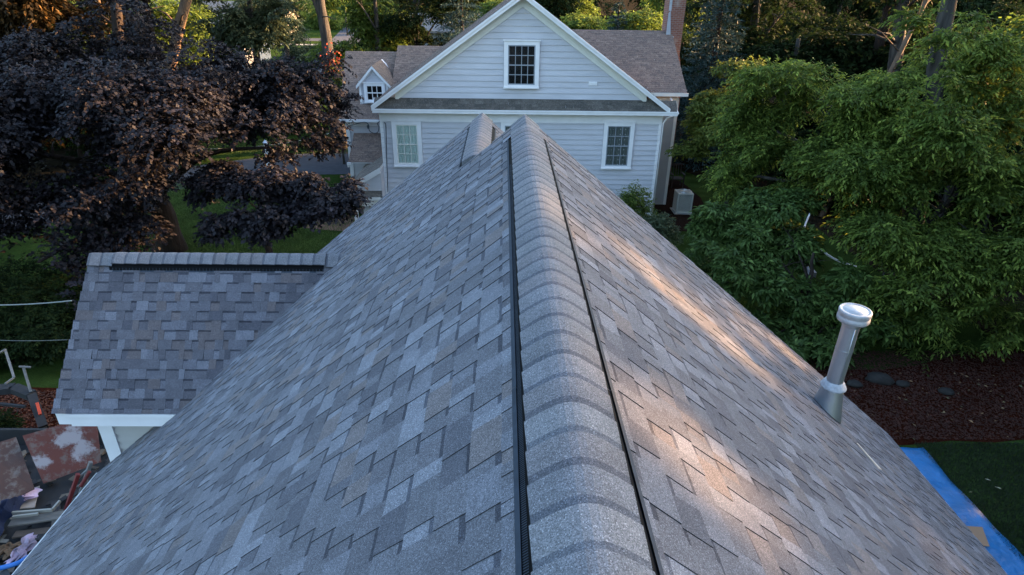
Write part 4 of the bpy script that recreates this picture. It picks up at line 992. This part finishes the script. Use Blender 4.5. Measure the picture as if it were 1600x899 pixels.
def limb_tubes(b, base, top, r0, targets, seed, lean=.15, n=9):
    r = random.Random(seed); base = Vector(base); top = Vector(top); pts = []
    for i in range(n+1):
        t_ = i/n; p = base.lerp(top, t_)+Vector((r.uniform(-1, 1), r.uniform(-1, 1), 0))*lean*(t_*(1-t_))*2; pts.append(p)
    b.tube(pts, [r0*(1.25 if i == 0 else 1)*(1-.72*i/n) for i in range(n+1)], 14)
    for tg in targets:
        tg = Vector(tg); t_ = max(.22, min(.9, (tg.z-base.z-.25*(tg-base).xy.length)/(top.z-base.z+1e-6)*.75)); k = int(t_*n); s = pts[k]
        mid = s.lerp(tg, .45)+Vector((0, 0, .12*(tg-s).length)); rr = r0*(1-.72*k/n)*.42
        P = smooth_path([s, mid, tg], 5); b.tube(P, [rr*(1-.8*i/(len(P)-1)) for i in range(len(P))], 8)
        for _ in range(4):
            t2 = r.uniform(.35, .85); q = P[int(t2*(len(P)-1))]; e = q+Vector((r.uniform(-1, 1), r.uniform(-1, 1), r.uniform(-.2, .8)))*r.uniform(.5, 1.3)
            b.tube([q, q.lerp(e, .5)+Vector((0, 0, .08)), e], [rr*.38, rr*.25, rr*.08], 5)
def clumps(blobs, k, seed, f=.42, flat=.62):
    """break each mass of a crown into separate flattish leaf clumps with gaps between them"""
    r = random.Random(seed*7+1); out = []
    for b_ in blobs:
        x, y, z, rx, ry, rz = b_
        kk = max(4, int(k*min(1.6, rx)))
        for _ in range(kk):
            u = Vector((r.gauss(0, 1), r.gauss(0, 1), r.gauss(0, 1))).normalized()*r.uniform(.35, 1)
            q = f*rx*r.uniform(.65, 1.25); out.append((x+u.x*rx*.85, y+u.y*ry*.85, z+u.z*rz*.85, q, q, q*flat*r.uniform(.8, 1.2)))
    return out
def tree(name, label, cat, base, top, r0, blobs, n, per, leaf, wid, m, bark, seed, group=None, cl=0, **kw):
    E = empty(name, base); tag(E, label, cat, group); b = MB()
    limb_tubes(b, base, top, r0, [b_[:3] for b_ in blobs][:14], seed); b.build('trunk', bark, E, smooth=True)
    if cl: blobs = clumps(blobs, cl, seed)
    a = sprays(blobs, n, per, leaf, wid, seed, **kw); leafmesh('crown', *a, m, E); return E
L_PUR = leaf_mat('purple_leaves', (.009, .0082, .0105), (.0205, .018, .023), (.044, .038, .048), .15, .6)
L_GRN = leaf_mat('green_leaves', (.050, .080, .016), (.135, .195, .034), (.34, .41, .075), .48)
L_DRK = leaf_mat('dark_green_leaves', (.009, .017, .006), (.018, .032, .010), (.042, .060, .015), .3, .8, .08)
L_RHO = leaf_mat('glossy_leaves', (.040, .074, .018), (.092, .150, .036), (.18, .26, .065), .32, .5)
L_YEL = leaf_mat('yellow_green_leaves', (.06, .085, .014), (.13, .165, .03), (.26, .28, .075), .4)
L_GRY = leaf_mat('grey_green_leaves', (.05, .07, .035), (.10, .13, .07), (.17, .20, .12), .35)
L_SUNLIT = leaf_mat('sunlit_gold_leaves', (.020, .014, .006), (.055, .034, .012), (.14, .075, .02), .3)  # golden sunlight put into the leaf colour of the upper left trees
L_SPR = leaf_mat('blue_spruce_needles', (.020, .045, .042), (.040, .080, .078), (.085, .14, .14), .1)
L_PIN = leaf_mat('dark_needles', (.006, .011, .007), (.012, .021, .012), (.04, .06, .03), .1)
def B3(px_, py_, Y, r_, rz=None, ry=None):
    p = at(px_, py_, Y); return (p.x, p.y, p.z, r_, ry or r_, rz or r_*.7)
# --- purple maple, left
pm = [B3(60, 200, 17.5, 2.4, 1.5), B3(190, 150, 19, 2.6, 1.3), B3(330, 130, 20.5, 2.3, 1.4), B3(430, 140, 20.5, 1.9, 1.3), B3(480, 170, 20, 1.5, 1.1), B3(130, 250, 17, 2.3, 1.3),
      B3(260, 190, 18, 2.4, 1.3), B3(390, 190, 19, 1.9, 1.0), B3(20, 320, 16, 2.2, 1.4), B3(150, 330, 16.5, 1.8, 1.2), B3(60, 410, 15, 1.5, 1.1), B3(500, 130, 21, 1.0, .8), B3(-60, 240, 16.5, 2.6, 2), B3(440, 230, 19, .9, .5),
      B3(200, 60, 21.5, 2.2, 1.1), B3(60, 110, 20, 2.4, 1.0), B3(160, 380, 16, .9, .5), B3(515, 200, 20.3, .9, .9), B3(535, 150, 21, .6, .6), B3(490, 230, 20, .8, .5)]
tb = onz(268, 392, G)
tree('purple_maple', 'large dark purple leaved maple behind the side wing roof', 'tree', (tb.x, tb.y, G), (tb.x+.3, tb.y-.5, -1.4), .46, pm, 18000, 10, .110, .85, L_PUR, M_BARK2, 5, cl=9, spray=.5, droop=.3, hole=-.2, hs=1.3, tipc=.2)
lm = [B3(340, 275, 17.2, .9, .5), B3(400, 285, 16.8, 1.1, .6), B3(460, 300, 16.5, 1.0, .7), B3(520, 310, 16.3, .95, .7), B3(350, 350, 15.6, .7, .6), B3(430, 350, 15.8, 1.0, .7), B3(500, 345, 15.8, .6, .5), B3(320, 300, 17, .5, .3)]
p_ = onz(440, 400, G)
tree('purple_maple_sapling', 'lower spreading purple maple in front of the driveway, left of the blue house', 'tree', (p_.x, p_.y-1, G), (p_.x, p_.y-1.0, -4.7), .14, lm, 3800, 10, .11, .85, L_PUR, M_BARK2, 7, cl=9, spray=.42, droop=.35, hole=-.35, hs=1.8, tipc=.25)
# --- big green tree, right
gm = [B3(1180, 190, 20, 1.5, 1.1), B3(1230, 130, 20, 1.5, .9), B3(1290, 190, 18.5, 1.9, 1.3), B3(1360, 170, 18, 1.6, 1.1), B3(1240, 260, 18.5, 1.6, 1.0), B3(1150, 270, 19.5, 1.2, .8),
      B3(1330, 280, 17, 1.7, 1.1), B3(1420, 240, 17, 1.6, 1.2), B3(1500, 300, 16, 1.5, 1.3), B3(1400, 350, 15.5, 1.6, 1.1), B3(1480, 400, 14.8, 1.5, 1.1), B3(1560, 380, 15, 1.4, 1.2), B3(1380, 430, 14.6, 1.1, .9), B3(1450, 490, 14, 1.2, .8),
      B3(1530, 480, 14, 1.2, .8), B3(1590, 500, 14.5, 1.0, .8), B3(1440, 560, 13.6, .6, .3), B3(1500, 545, 13.6, .7, .3), B3(1560, 150, 19, 1.6, 1.2), B3(1620, 280, 16, 1.5, 1.4), B3(1475, 200, 15.6, 1.0, .8), B3(1520, 230, 15.4, 1.0, .7), B3(1430, 180, 16, .8, .6), B3(1540, 90, 17.5, 1.3, .9), B3(1478, 60, 15.4, .6, .35), B3(1510, 25, 15.8, .8, .4), B3(1440, 30, 16.5, .7, .4), B3(1440, 110, 18, .9, .7), B3(1490, 120, 16.2, .6, .5), B3(1590, 170, 17, 1.3, 1)]
tb = at(1480, 300, 17.3)
tree('broadleaf_tree', 'large bright green tree with hanging leaf sprays behind the vent pipe', 'tree', (tb.x-.3, tb.y, G), (tb.x-2.0, tb.y+.6, 5.5), .36, gm, 15000, 11, .145, .40, L_GRN, M_BARK, 9, cl=8, spray=.6, droop=.42, hole=-.3, hs=1.7, tipc=.6)
# --- rhododendrons
rh = [B3(1130, 345, 17.5, .9, .7), B3(1200, 330, 17, 1.1, .8), B3(1170, 400, 16, 1.1, .9), B3(1250, 390, 16.3, 1.1, 1.0), B3(1130, 440, 15, .8, .7), B3(1220, 460, 15, 1.1, 1.0), B3(1300, 470, 15, 1.0, 1.1), B3(1200, 530, 14, .9, .8), B3(1280, 540, 13.9, .9, .8), B3(1350, 520, 14.2, .9, .9), B3(1110, 400, 16, .6, .5)]
p_ = onz(1220, 560, G)
tree('rhododendron', 'broad dark glossy rhododendron bush behind the right roof edge', 'bush', (p_.x+1, p_.y+1, G), (p_.x+1, p_.y+1.5, -5.2), .12, rh, 4600, 9, .20, .36, L_RHO, M_BARK2, 13, cl=8, spray=.28, droop=.1, hole=-.42, hs=2.2, tipc=.25)
# --- dogwood
dw = [B3(1150, 130, 25.5, 1.2, .9), B3(1110, 165, 25, 1.0, .7), B3(1095, 205, 24.5, 1.1, .6), B3(1150, 200, 24.5, 1.3, .9), B3(1090, 235, 24, .8, .5), B3(1175, 110, 26, .8, .6)]
p_ = at(1140, 280, 25)
tree('dogwood', 'yellow green small tree between the house corner and the large green tree', 'tree', (p_.x, p_.y, G), (p_.x, p_.y+.3, -2.8), .10, dw, 2300, 9, .15, .5, L_YEL, M_BARK, 17, cl=8, spray=.42, droop=.1, hole=-.25, hs=2, tipc=.4)
# --- shrubs at the near corner of the blue house
for (pp, lab, seed, mm, rz_) in (((990, 318, 21.5), 'leafy green shrub against the right window wall of the blue house', 21, L_GRN, .75), ((1028, 352, 20.6), 'low pale green shrub at the corner of the blue house', 22, L_GRY, .45), ((1090, 412, 17.4), 'grey green bush at the lower edge of the lawn behind the right roof edge', 23, L_RHO, .4)):
    c = at(*pp); bl = [(c.x, c.y, c.z, .62, .6, rz_), (c.x-.35, c.y, c.z-.2, .5, .5, rz_*.8), (c.x+.3, c.y-.1, c.z-.45, .5, .5, rz_)]
    tree('shrub', lab, 'shrub', (c.x, c.y, G), (c.x, c.y, c.z), .05, bl, 520, 9, .11, .42, mm, M_BARK2, seed, spray=.4, droop=.1, hole=-.6, inner=.2, tipc=.3)
for (pp, lab, seed, rr_) in (((20, 470, 14.5), 'dark leafy shrub left of the wing roof, behind the overhead wires', 24, 1.5), ((95, 520, 13.6), 'dark low shrub touching the left edge of the wing roof beyond the red mulch', 25, 1.0), ((-20, 560, 13.2), 'dark shrub behind the black equipment frame at the left picture edge', 26, 1.0), ((2, 690, 10.4), 'dark spiky bush on the mulch at the left picture edge above the plywood', 27, .35)):
    c = at(*pp); c.z = max(c.z, G+.3); bl = [(c.x, c.y, c.z, rr_, rr_, rr_*.7), (c.x-rr_*.7, c.y, c.z-.4, rr_*.8, rr_*.8, rr_*.7), (c.x+rr_*.6, c.y+.3, c.z-.5, rr_*.7, rr_*.7, rr_*.8)]
    tree('shrub', lab, 'shrub', (c.x, c.y, G), (c.x, c.y, c.z), .05, bl, int(1100*rr_), 9, .10, .45, L_DRK, M_BARK2, seed, spray=.4, droop=.1, hole=-.5, inner=.3, tipc=.3)
for k_s, (x_, y_) in enumerate([(13.2, 26), (14.2, 29), (13.0, 32), (15.8, 26.5), (17, 30.5), (12, 35.5), (15.5, 34)]):  # shrubs added to block the low sun from the foundation mulch
    zz = G+1.5; bl = [(x_, y_, zz, 1.6, 1.6, 1.3), (x_+1, y_-.6, zz-.3, 1.2, 1.2, 1.2), (x_-.8, y_+.8, zz+.3, 1.2, 1.2, 1.0)]
    tree('sun_block_shrub', 'dark shrub added at the woodland edge to keep low sun off the mulch right of the blue house', 'shrub', (x_, y_, G), (x_, y_, zz), .05, bl, 900, 9, .2, .5, L_DRK, M_BARK2, 300+k_s, 'added sun blocking shrubs at the woodland edge', spray=.5, hole=-.8, inner=.2)
# --- spruces
def spruce(label, base, h, r0, m, seed, levels=26, group=None, dens=1.):
    E = empty('spruce', base); tag(E, label, 'tree', group); b = MB(); base = Vector(base)
    b.tube([base, base+Vector((0, 0, h))], [h*.016+.04, .02], 10); rng = np.random.default_rng(seed); Ps = []; Ds = []
    for k in range(levels):
        t_ = (k+.5)/levels; z = base.z+h*(.06+.94*t_); R0 = r0*(1-t_)**.85+.08; nb = max(5, int(15*(1-t_)+5))
        for j in range(nb):
            a = 2*math.pi*(j+rng.random()*.8)/nb; L_ = R0*rng.uniform(.72, 1.1); c_, s_ = math.cos(a), math.sin(a)
            p0 = np.array([base.x, base.y, z+rng.normal(0, .06)]); dn = -.28-.12*(1-t_)
            m2 = int((14+L_*30)*dens); tt = rng.random(m2)**.7
            Q = p0+np.outer(tt*L_, [c_, s_, 0]); Q[:, 2] += dn*tt*L_+.16*L_*tt**2
            off = rng.normal(0, 1, (m2, 3))*np.array([.10, .10, .05])*(L_*(1-tt*.7))[:, None]; Q += off
            Dn = nz(np.array([c_, s_, .1])+rng.normal(0, .55, (m2, 3))); Ps.append(Q); Ds.append(Dn)
            if j % 3 == 0: b.tube([p0, p0+np.array([c_*L_, s_*L_, dn*L_+.12*L_])], [.025, .006], 4)
    b.build('trunk', M_BARK2, E); P = np.concatenate(Ps); D = np.concatenate(Ds); n = len(P)
    leafmesh('crown', P, D, nz(np.array([0, 0, 1.])+rng.normal(0, .4, (n, 3))), rng.uniform(.12, .24, n), rng.uniform(.05, .085, n), np.clip(rng.random(n)*.8+.1*n3(P, 2, 1), 0, 1), m, E, 0); return E
p_ = at(1092, 250, 33); spruce('tall blue spruce just right of the brick chimney', (p_.x, 33, G), 12.0, 2.5, L_SPR, 3, 34)
p_ = at(963, 60, 44); spruce('small blue spruce tip showing above the rear roof ridge', (p_.x, 44, G), 8.6, 1.6, L_SPR, 4, 22)
p_ = at(722, 60, 42); spruce('dark blue spruce behind the left rake of the gable', (p_.x, 42, G), 11.0, 2.9, L_SPR, 5, 26)
# --- individual trees behind the houses
def bg_tree(label, px_, Y, ztop, r_, m, bark, seed, leaf=.24, n=2200, zlow=-5., tr0=.3, group=None, cz=None, **kw):
    p = at(px_, 100, Y); rr = random.Random(seed); bl = []
    for k in range(11):
        a = rr.uniform(0, 6.3); q = rr.uniform(.2, .75)*r_; z = rr.uniform(zlow, ztop-1.0); bl.append((p.x+q*math.cos(a), Y+q*math.sin(a), z, r_*rr.uniform(.35, .55), r_*rr.uniform(.35, .55), r_*rr.uniform(.25, .42)))
    return tree('broadleaf_tree', label, 'tree', (p.x, Y, G), (p.x+.2, Y, ztop-1), tr0, bl, n, 9, leaf, .5, m, bark, seed, group, cl=6, spray=.8, droop=.35, hole=-.35, hs=1.1, **kw)
bg_tree('dense green tree directly behind the left ell roof', 590, 43, 2.2, 4.0, L_GRN, M_BARK, 31, n=3200, zlow=-6)
bg_tree('green tree next to the dark blue spruce behind the ell ridge', 650, 45, 3.0, 3.8, L_DRK, M_BARK, 32, n=2600, zlow=-5)
bg_tree('pale grey green tree left of the tall bare trunk', 400, 40, 3.4, 3.8, L_GRY, M_BARK, 33, n=5200, zlow=-7.2)
bg_tree('pale green tree in front of the distant white houses at upper left', 450, 58, 1.0, 3.4, L_GRY, M_BARK, 36, n=3000, zlow=-7)
bg_tree('tree with low golden sun painted into its leaf colour at the top left corner', 90, 32, 4.2, 3.6, L_SUNLIT, M_BARK2, 37, n=3600, zlow=-5)
bg_tree('tree with golden sun painted into its leaf colour behind the golden lit trunk', 245, 38, 4.0, 3.8, L_SUNLIT, M_BARK2, 38, n=3600, zlow=-5)
t1 = at(517, 108, 36)
tree('tall_tree', 'tall tree with thick straight grey trunk above the end of the ell roof', 'tree', (t1.x, 36, G), (t1.x-.25, 36, 6.), .42, [(t1.x-2, 36, 3.2, 2.2, 2.2, 1.0), (t1.x+1, 37, 3.6, 2, 2, 1.2), (t1.x-.9, 35.4, 1.5, .9, .9, .9), (t1.x, 36, 5.5, 3, 3, 1.5)], 1500, 9, .2, .5, L_DRK, M_BARK, 35, spray=.6, droop=.6, hole=-.3)
b = MB(); 
# orange lit trunk and dark trunks seen among the leaves
def bare(label, pa, Ya, pb, Yb, r0, bark, name='tree_trunk'):
    a, c = at(*pa, Ya), at(*pb, Yb); d_ = (c-a); g_ = a-d_*((a.z-G)/d_.z) if abs(d_.z) > .3 else Vector((a.x, a.y, G)); top = c+d_.normalized()*6
    E = empty(name, (g_.x, g_.y, G)); tag(E, label, 'tree'); b = MB(); r = random.Random(int(pa[0])); pts = [g_.lerp(top, i/10)+Vector((r.uniform(-.05, .05), r.uniform(-.05, .05), 0)) for i in range(11)]
    b.tube(pts, [r0*(1-.05*i) for i in range(11)], 14); 
    for k in range(5, 11):
        for _ in range(2):
            q = pts[k]; e = q+Vector((r.uniform(-2, 2), r.uniform(-1.5, 1.5), r.uniform(.2, 1.4))); b.tube([q, q.lerp(e, .5)+Vector((0, 0, .2)), e], [r0*.22, r0*.14, r0*.03], 6)
    b.build('trunk', bark, E, smooth=True); bl = [(top.x, top.y, top.z+1, 2.6, 2.6, 1.6), (top.x-1.5, top.y, top.z, 1.8, 1.8, 1.1), (top.x+1.5, top.y+.5, top.z, 1.8, 1.8, 1.1)]
    leafmesh('crown', *sprays(bl, 900, 9, .24, .5, int(pa[0]), spray=.8), L_DRK, E)
bare('slender leaning trunk lit orange by the low sun, among the dark trees at upper right', (1405, 88), 27, (1432, 32), 27.5, .13, M_BARK3)
bare('thick pale grey trunk left of the orange lit trunk', (1398, 110), 30, (1406, 50), 30, .38, M_BARK)
bare('golden lit trunk at upper left behind the purple maple', (281, 45), 34, (290, 5), 34, .34, M_BARK3)
bare('dark trunk at upper left beside the golden lit trunk', (184, 90), 31, (182, 10), 31, .32, M_BARK2)
bare('thin crooked trunk in the golden light at upper left', (165, 40), 35, (158, 18), 35, .12, M_BARK3)
# --- dark background trees: three kinds, repeated
rr = random.Random(77)
protos = []
for k, (m_, sd_) in enumerate(((L_DRK, 101), (L_DRK, 102), (L_GRN, 103))):
    E = empty('woodland_tree', (0, 0, G)); bl = []; q = random.Random(sd_)
    for i in range(16):
        a = q.uniform(0, 6.3); z = q.uniform(-4.5, 6.5); R0 = 2.6*(1-max(0, z)/11)*q.uniform(.3, 1); bl.append((R0*math.cos(a), R0*math.sin(a), z, q.uniform(1.2, 2), q.uniform(1.2, 2), q.uniform(.8, 1.3)))
    b = MB(); limb_tubes(b, (0, 0, G), (q.uniform(-.6, .6), q.uniform(-.6, .6), 6), .32, [x[:3] for x in bl][:10], sd_, .6); b.build('trunk', M_BARK2 if k else M_BARK, E, smooth=True)
    GAPS_, GAPS = GAPS, []
    leafmesh('crown', *sprays(bl, 3000, 8, .27, .5, sd_, spray=.9, droop=.4, hole=-.3, hs=1.), m_, E); GAPS = GAPS_
    protos.append(E)
spots_r = [(14, 38), (19, 33), (24, 30), (30, 27), (12, 46), (19, 43), (26, 38), (34, 34), (6, 52), (14, 55), (24, 50), (34, 46), (44, 40), (0, 60), (10, 66), (22, 64), (36, 60), (50, 54), (29, 22), (37, 24), (43, 28), (-3, 75), (58, 44), (8, 82), (30, 80), (52, 72), (24, 24)]
spots_l = [(-20, 33), (-27, 28), (-25, 38), (-33, 33), (-31, 42), (-40, 38), (-22, 44), (-38, 50), (-48, 44), (-30, 25), (-42, 28), (-27, 52), (-55, 52), (-24, 20), (-33, 16), (-12, 62), (-4, 60), (-8, 70), (-50, 64), (-42, 70), (-24, 131), (-14, 130), (-36, 134), (-6, 128), (-46, 138), (-30, 142), (-60, 140), (-72, 130), (-19, 138)]
spots_r += [(17.5, 27.5), (22, 35), (28, 33), (15, 33), (21, 29), (19, 24.5), (23, 26.5), (26, 30), (30, 31), (20, 31.5)]  # extra trees added to keep the low sun off the maple
spots_r += [(72, y_) for y_ in range(18, 112, 9)]+[(84, y_) for y_ in range(22, 118, 10)]+[(98, y_) for y_ in range(40, 122, 12)]+[(-18+9*i+((i*37) % 5), 92+((i*53) % 13)) for i in range(15) if -18+9*i > -8]+[(62, 22), (50, 20), (44, 13), (38, 8), (60, 60), (18, 72), (4, 70), (26, 58), (42, 52), (20, 38), (9, 46), (16, 50), (40, 34), (48, 30)]  # far right rows here are added to block the low sun
far_l = [(-120, 60), (-100, 75), (-85, 85), (-75, 60), (-66, 75), (-92, 55), (-62, 90), (-50, 78), (-80, 110), (-52, 102), (-100, 100), (-28, 60), (-34, 66), (-30, 46), (-45, 56), (-36, 34), (-24, 36)]
spots_l += far_l
first = [True]*3
def place(xy, k, label, group, s=1.):
    E = protos[k]
    if first[k]: o = E; first[k] = False; kids = []
    else:
        o = E.copy(); COL.objects.link(o)
        for ch_ in list(E.children):
            c_ = ch_.copy(); COL.objects.link(c_); c_.parent = o
    o.location = (xy[0], xy[1], G); o.rotation_euler.z = rr.uniform(0, 6.28); o.scale = (s, s, s*rr.uniform(.92, 1.1)); tag(o, label, 'tree', group)
for i, xy in enumerate(spots_r): place(xy, (0, 1, 0, 2, 1)[i % 5], 'dark leafy tree of the woodland behind and right of the blue house', 'dark woodland trees on the right', rr.uniform(.9, 1.15)*(1.45 if xy[1] > 68 else 1))
for i, xy in enumerate(spots_l): place(xy, (1, 0, 2, 0)[i % 4], 'dark leafy tree of the woodland at upper left and along the road', 'dark woodland trees on the left', rr.uniform(.9, 1.15)*(1.45 if xy[0] < -45 or xy[1] > 120 else 1))
# --- unseen trees added beyond the right picture edge to block and dapple the low sun
def side_tree(x, y, seed, label):
    q = random.Random(seed); bl = [(x+q.uniform(-2, 2), y+q.uniform(-2.2, 2.2), q.uniform(-6.6, 5.5), 1.9, 1.9, 1.4) for _ in range(18)]
    tree('sun_filter_tree', label, 'tree', (x, y, G), (x, y, 6), .3, bl, 3000, 9, .24, .6, L_GRN, M_BARK, seed, 'added sun filtering trees beyond the right picture edge', spray=.7, droop=.3, hole=-.4, inner=.1)
for i, (x, y) in enumerate([(18.5, 2), (19.5, 6.5), (20, 10.1), (23, 4), (24, 9), (24.5, 15.2), (18, -3), (23.5, -1), (29, 8), (29, 13.2), (28.5, 2.5), (20.5, 15.5), (25, 19.5), (15.2, 3.2), (14.6, -1.5), (15.5, -6)]):
    side_tree(x, y, 200+i, 'tall unseen tree added beyond the right edge of the yard to filter the sun')
# --- flowering shrub beside the ell, distant houses
c = at(527, 100, 32.5); c = Vector((c.x-.2, c.y, c.z))
tree('flowering_shrub', 'tall shrub with orange red flowers at the left end of the ell roof', 'shrub', (c.x, c.y, G), (c.x, c.y, c.z-.5), .06, [(c.x, c.y, c.z-.6, .45, .45, .9)], 260, 8, .12, .5, L_GRN, M_BARK, 51, spray=.4, inner=.2, hole=-.8)
fl = bpy.data.objects['flowering_shrub']; rng = np.random.default_rng(6); n = 160
P = np.array([c.x, c.y-.2, c.z+.0])+rng.normal(0, 1, (n, 3))*np.array([.22, .2, .30])
leafmesh('flowers', P, nz(rng.normal(size=(n, 3))), nz(rng.normal(size=(n, 3))), np.full(n, .12), np.full(n, .10), rng.random(n), leaf_mat('orange_flowers', (.35, .04, .02), (.45, .08, .03), (.5, .14, .05), .2), fl)['kind'] = 'stuff'
def far_house(label, x, y, w_, dpt, zE, zR, mwall, rot=0, chim=False):
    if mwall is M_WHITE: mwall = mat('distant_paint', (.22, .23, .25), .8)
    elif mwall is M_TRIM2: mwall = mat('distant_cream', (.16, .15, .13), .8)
    E = empty('distant_house', (x, y, G)); tag(E, label, 'house')
    b = MB(); b.box(x-w_, x+w_, y-dpt, y+dpt, G, zE); b.face([(x-w_, y-dpt, zE), (x-w_, y+dpt, zE), (x-w_, y, zR-.1)]); b.face([(x+w_, y-dpt, zE), (x+w_, y+dpt, zE), (x+w_, y, zR-.1)]); b.build('wall', mwall, E)
    b = MB()
    for s in (-1, 1):
        b.hexa([(x-w_-.3, y, zR-.15), (x+w_+.3, y, zR-.15), (x+w_+.3, y+s*(dpt+.4), zE-.2), (x-w_-.3, y+s*(dpt+.4), zE-.2), (x-w_-.3, y, zR), (x+w_+.3, y, zR), (x+w_+.3, y+s*(dpt+.4), zE-.05), (x-w_-.3, y+s*(dpt+.4), zE-.05)])
    b.build('roof', mat('far_roof', (.16, .15, .15), .9, noise=.15, nscale=2), E)
    for i in range(3):
        wx = x-w_*.6+i*w_*.6; b = MB(); b.box(wx-.55, wx+.55, y-dpt-.05, y-dpt+.01, G+2.2, G+3.7); f_ = b.build('window', M_WHITE, E)
        b = MB(); b.box(wx-.42, wx+.42, y-dpt-.07, y-dpt-.051, G+2.33, G+3.57); g2 = b.build('pane', M_DARK, None); g2.parent = f_
    if chim:
        b = MB(); b.box(x+chim-.4, x+chim+.4, y-.4, y+.4, zR-1, zR+1.4); b.box(x+chim-.5, x+chim+.5, y-.5, y+.5, zR+1.4, zR+1.6); b.build('chimney', M_BRICK, E)
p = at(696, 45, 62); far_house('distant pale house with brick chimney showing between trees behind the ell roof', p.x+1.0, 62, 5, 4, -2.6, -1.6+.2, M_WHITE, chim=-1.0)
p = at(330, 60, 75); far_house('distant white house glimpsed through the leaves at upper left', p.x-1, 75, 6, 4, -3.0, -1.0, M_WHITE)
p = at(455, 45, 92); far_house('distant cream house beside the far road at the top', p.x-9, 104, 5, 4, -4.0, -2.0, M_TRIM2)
# mailbox-like sign post and road-side pole far up the road
p = onz(543, 56, G); E = empty('road_pole', p); tag(E, 'thin grey pole on the grass beside the far road', 'pole'); b = MB(); b.tube([(p.x, p.y, G), (p.x, p.y, G+9)], [.14, .10], 8); b.build('shaft', M_BARK, E)
b = MB(); b.beam((p.x-.9, p.y, G+8.4), (p.x+.9, p.y, G+8.4), .12, .12); b.build('crossarm', M_BARK, E)
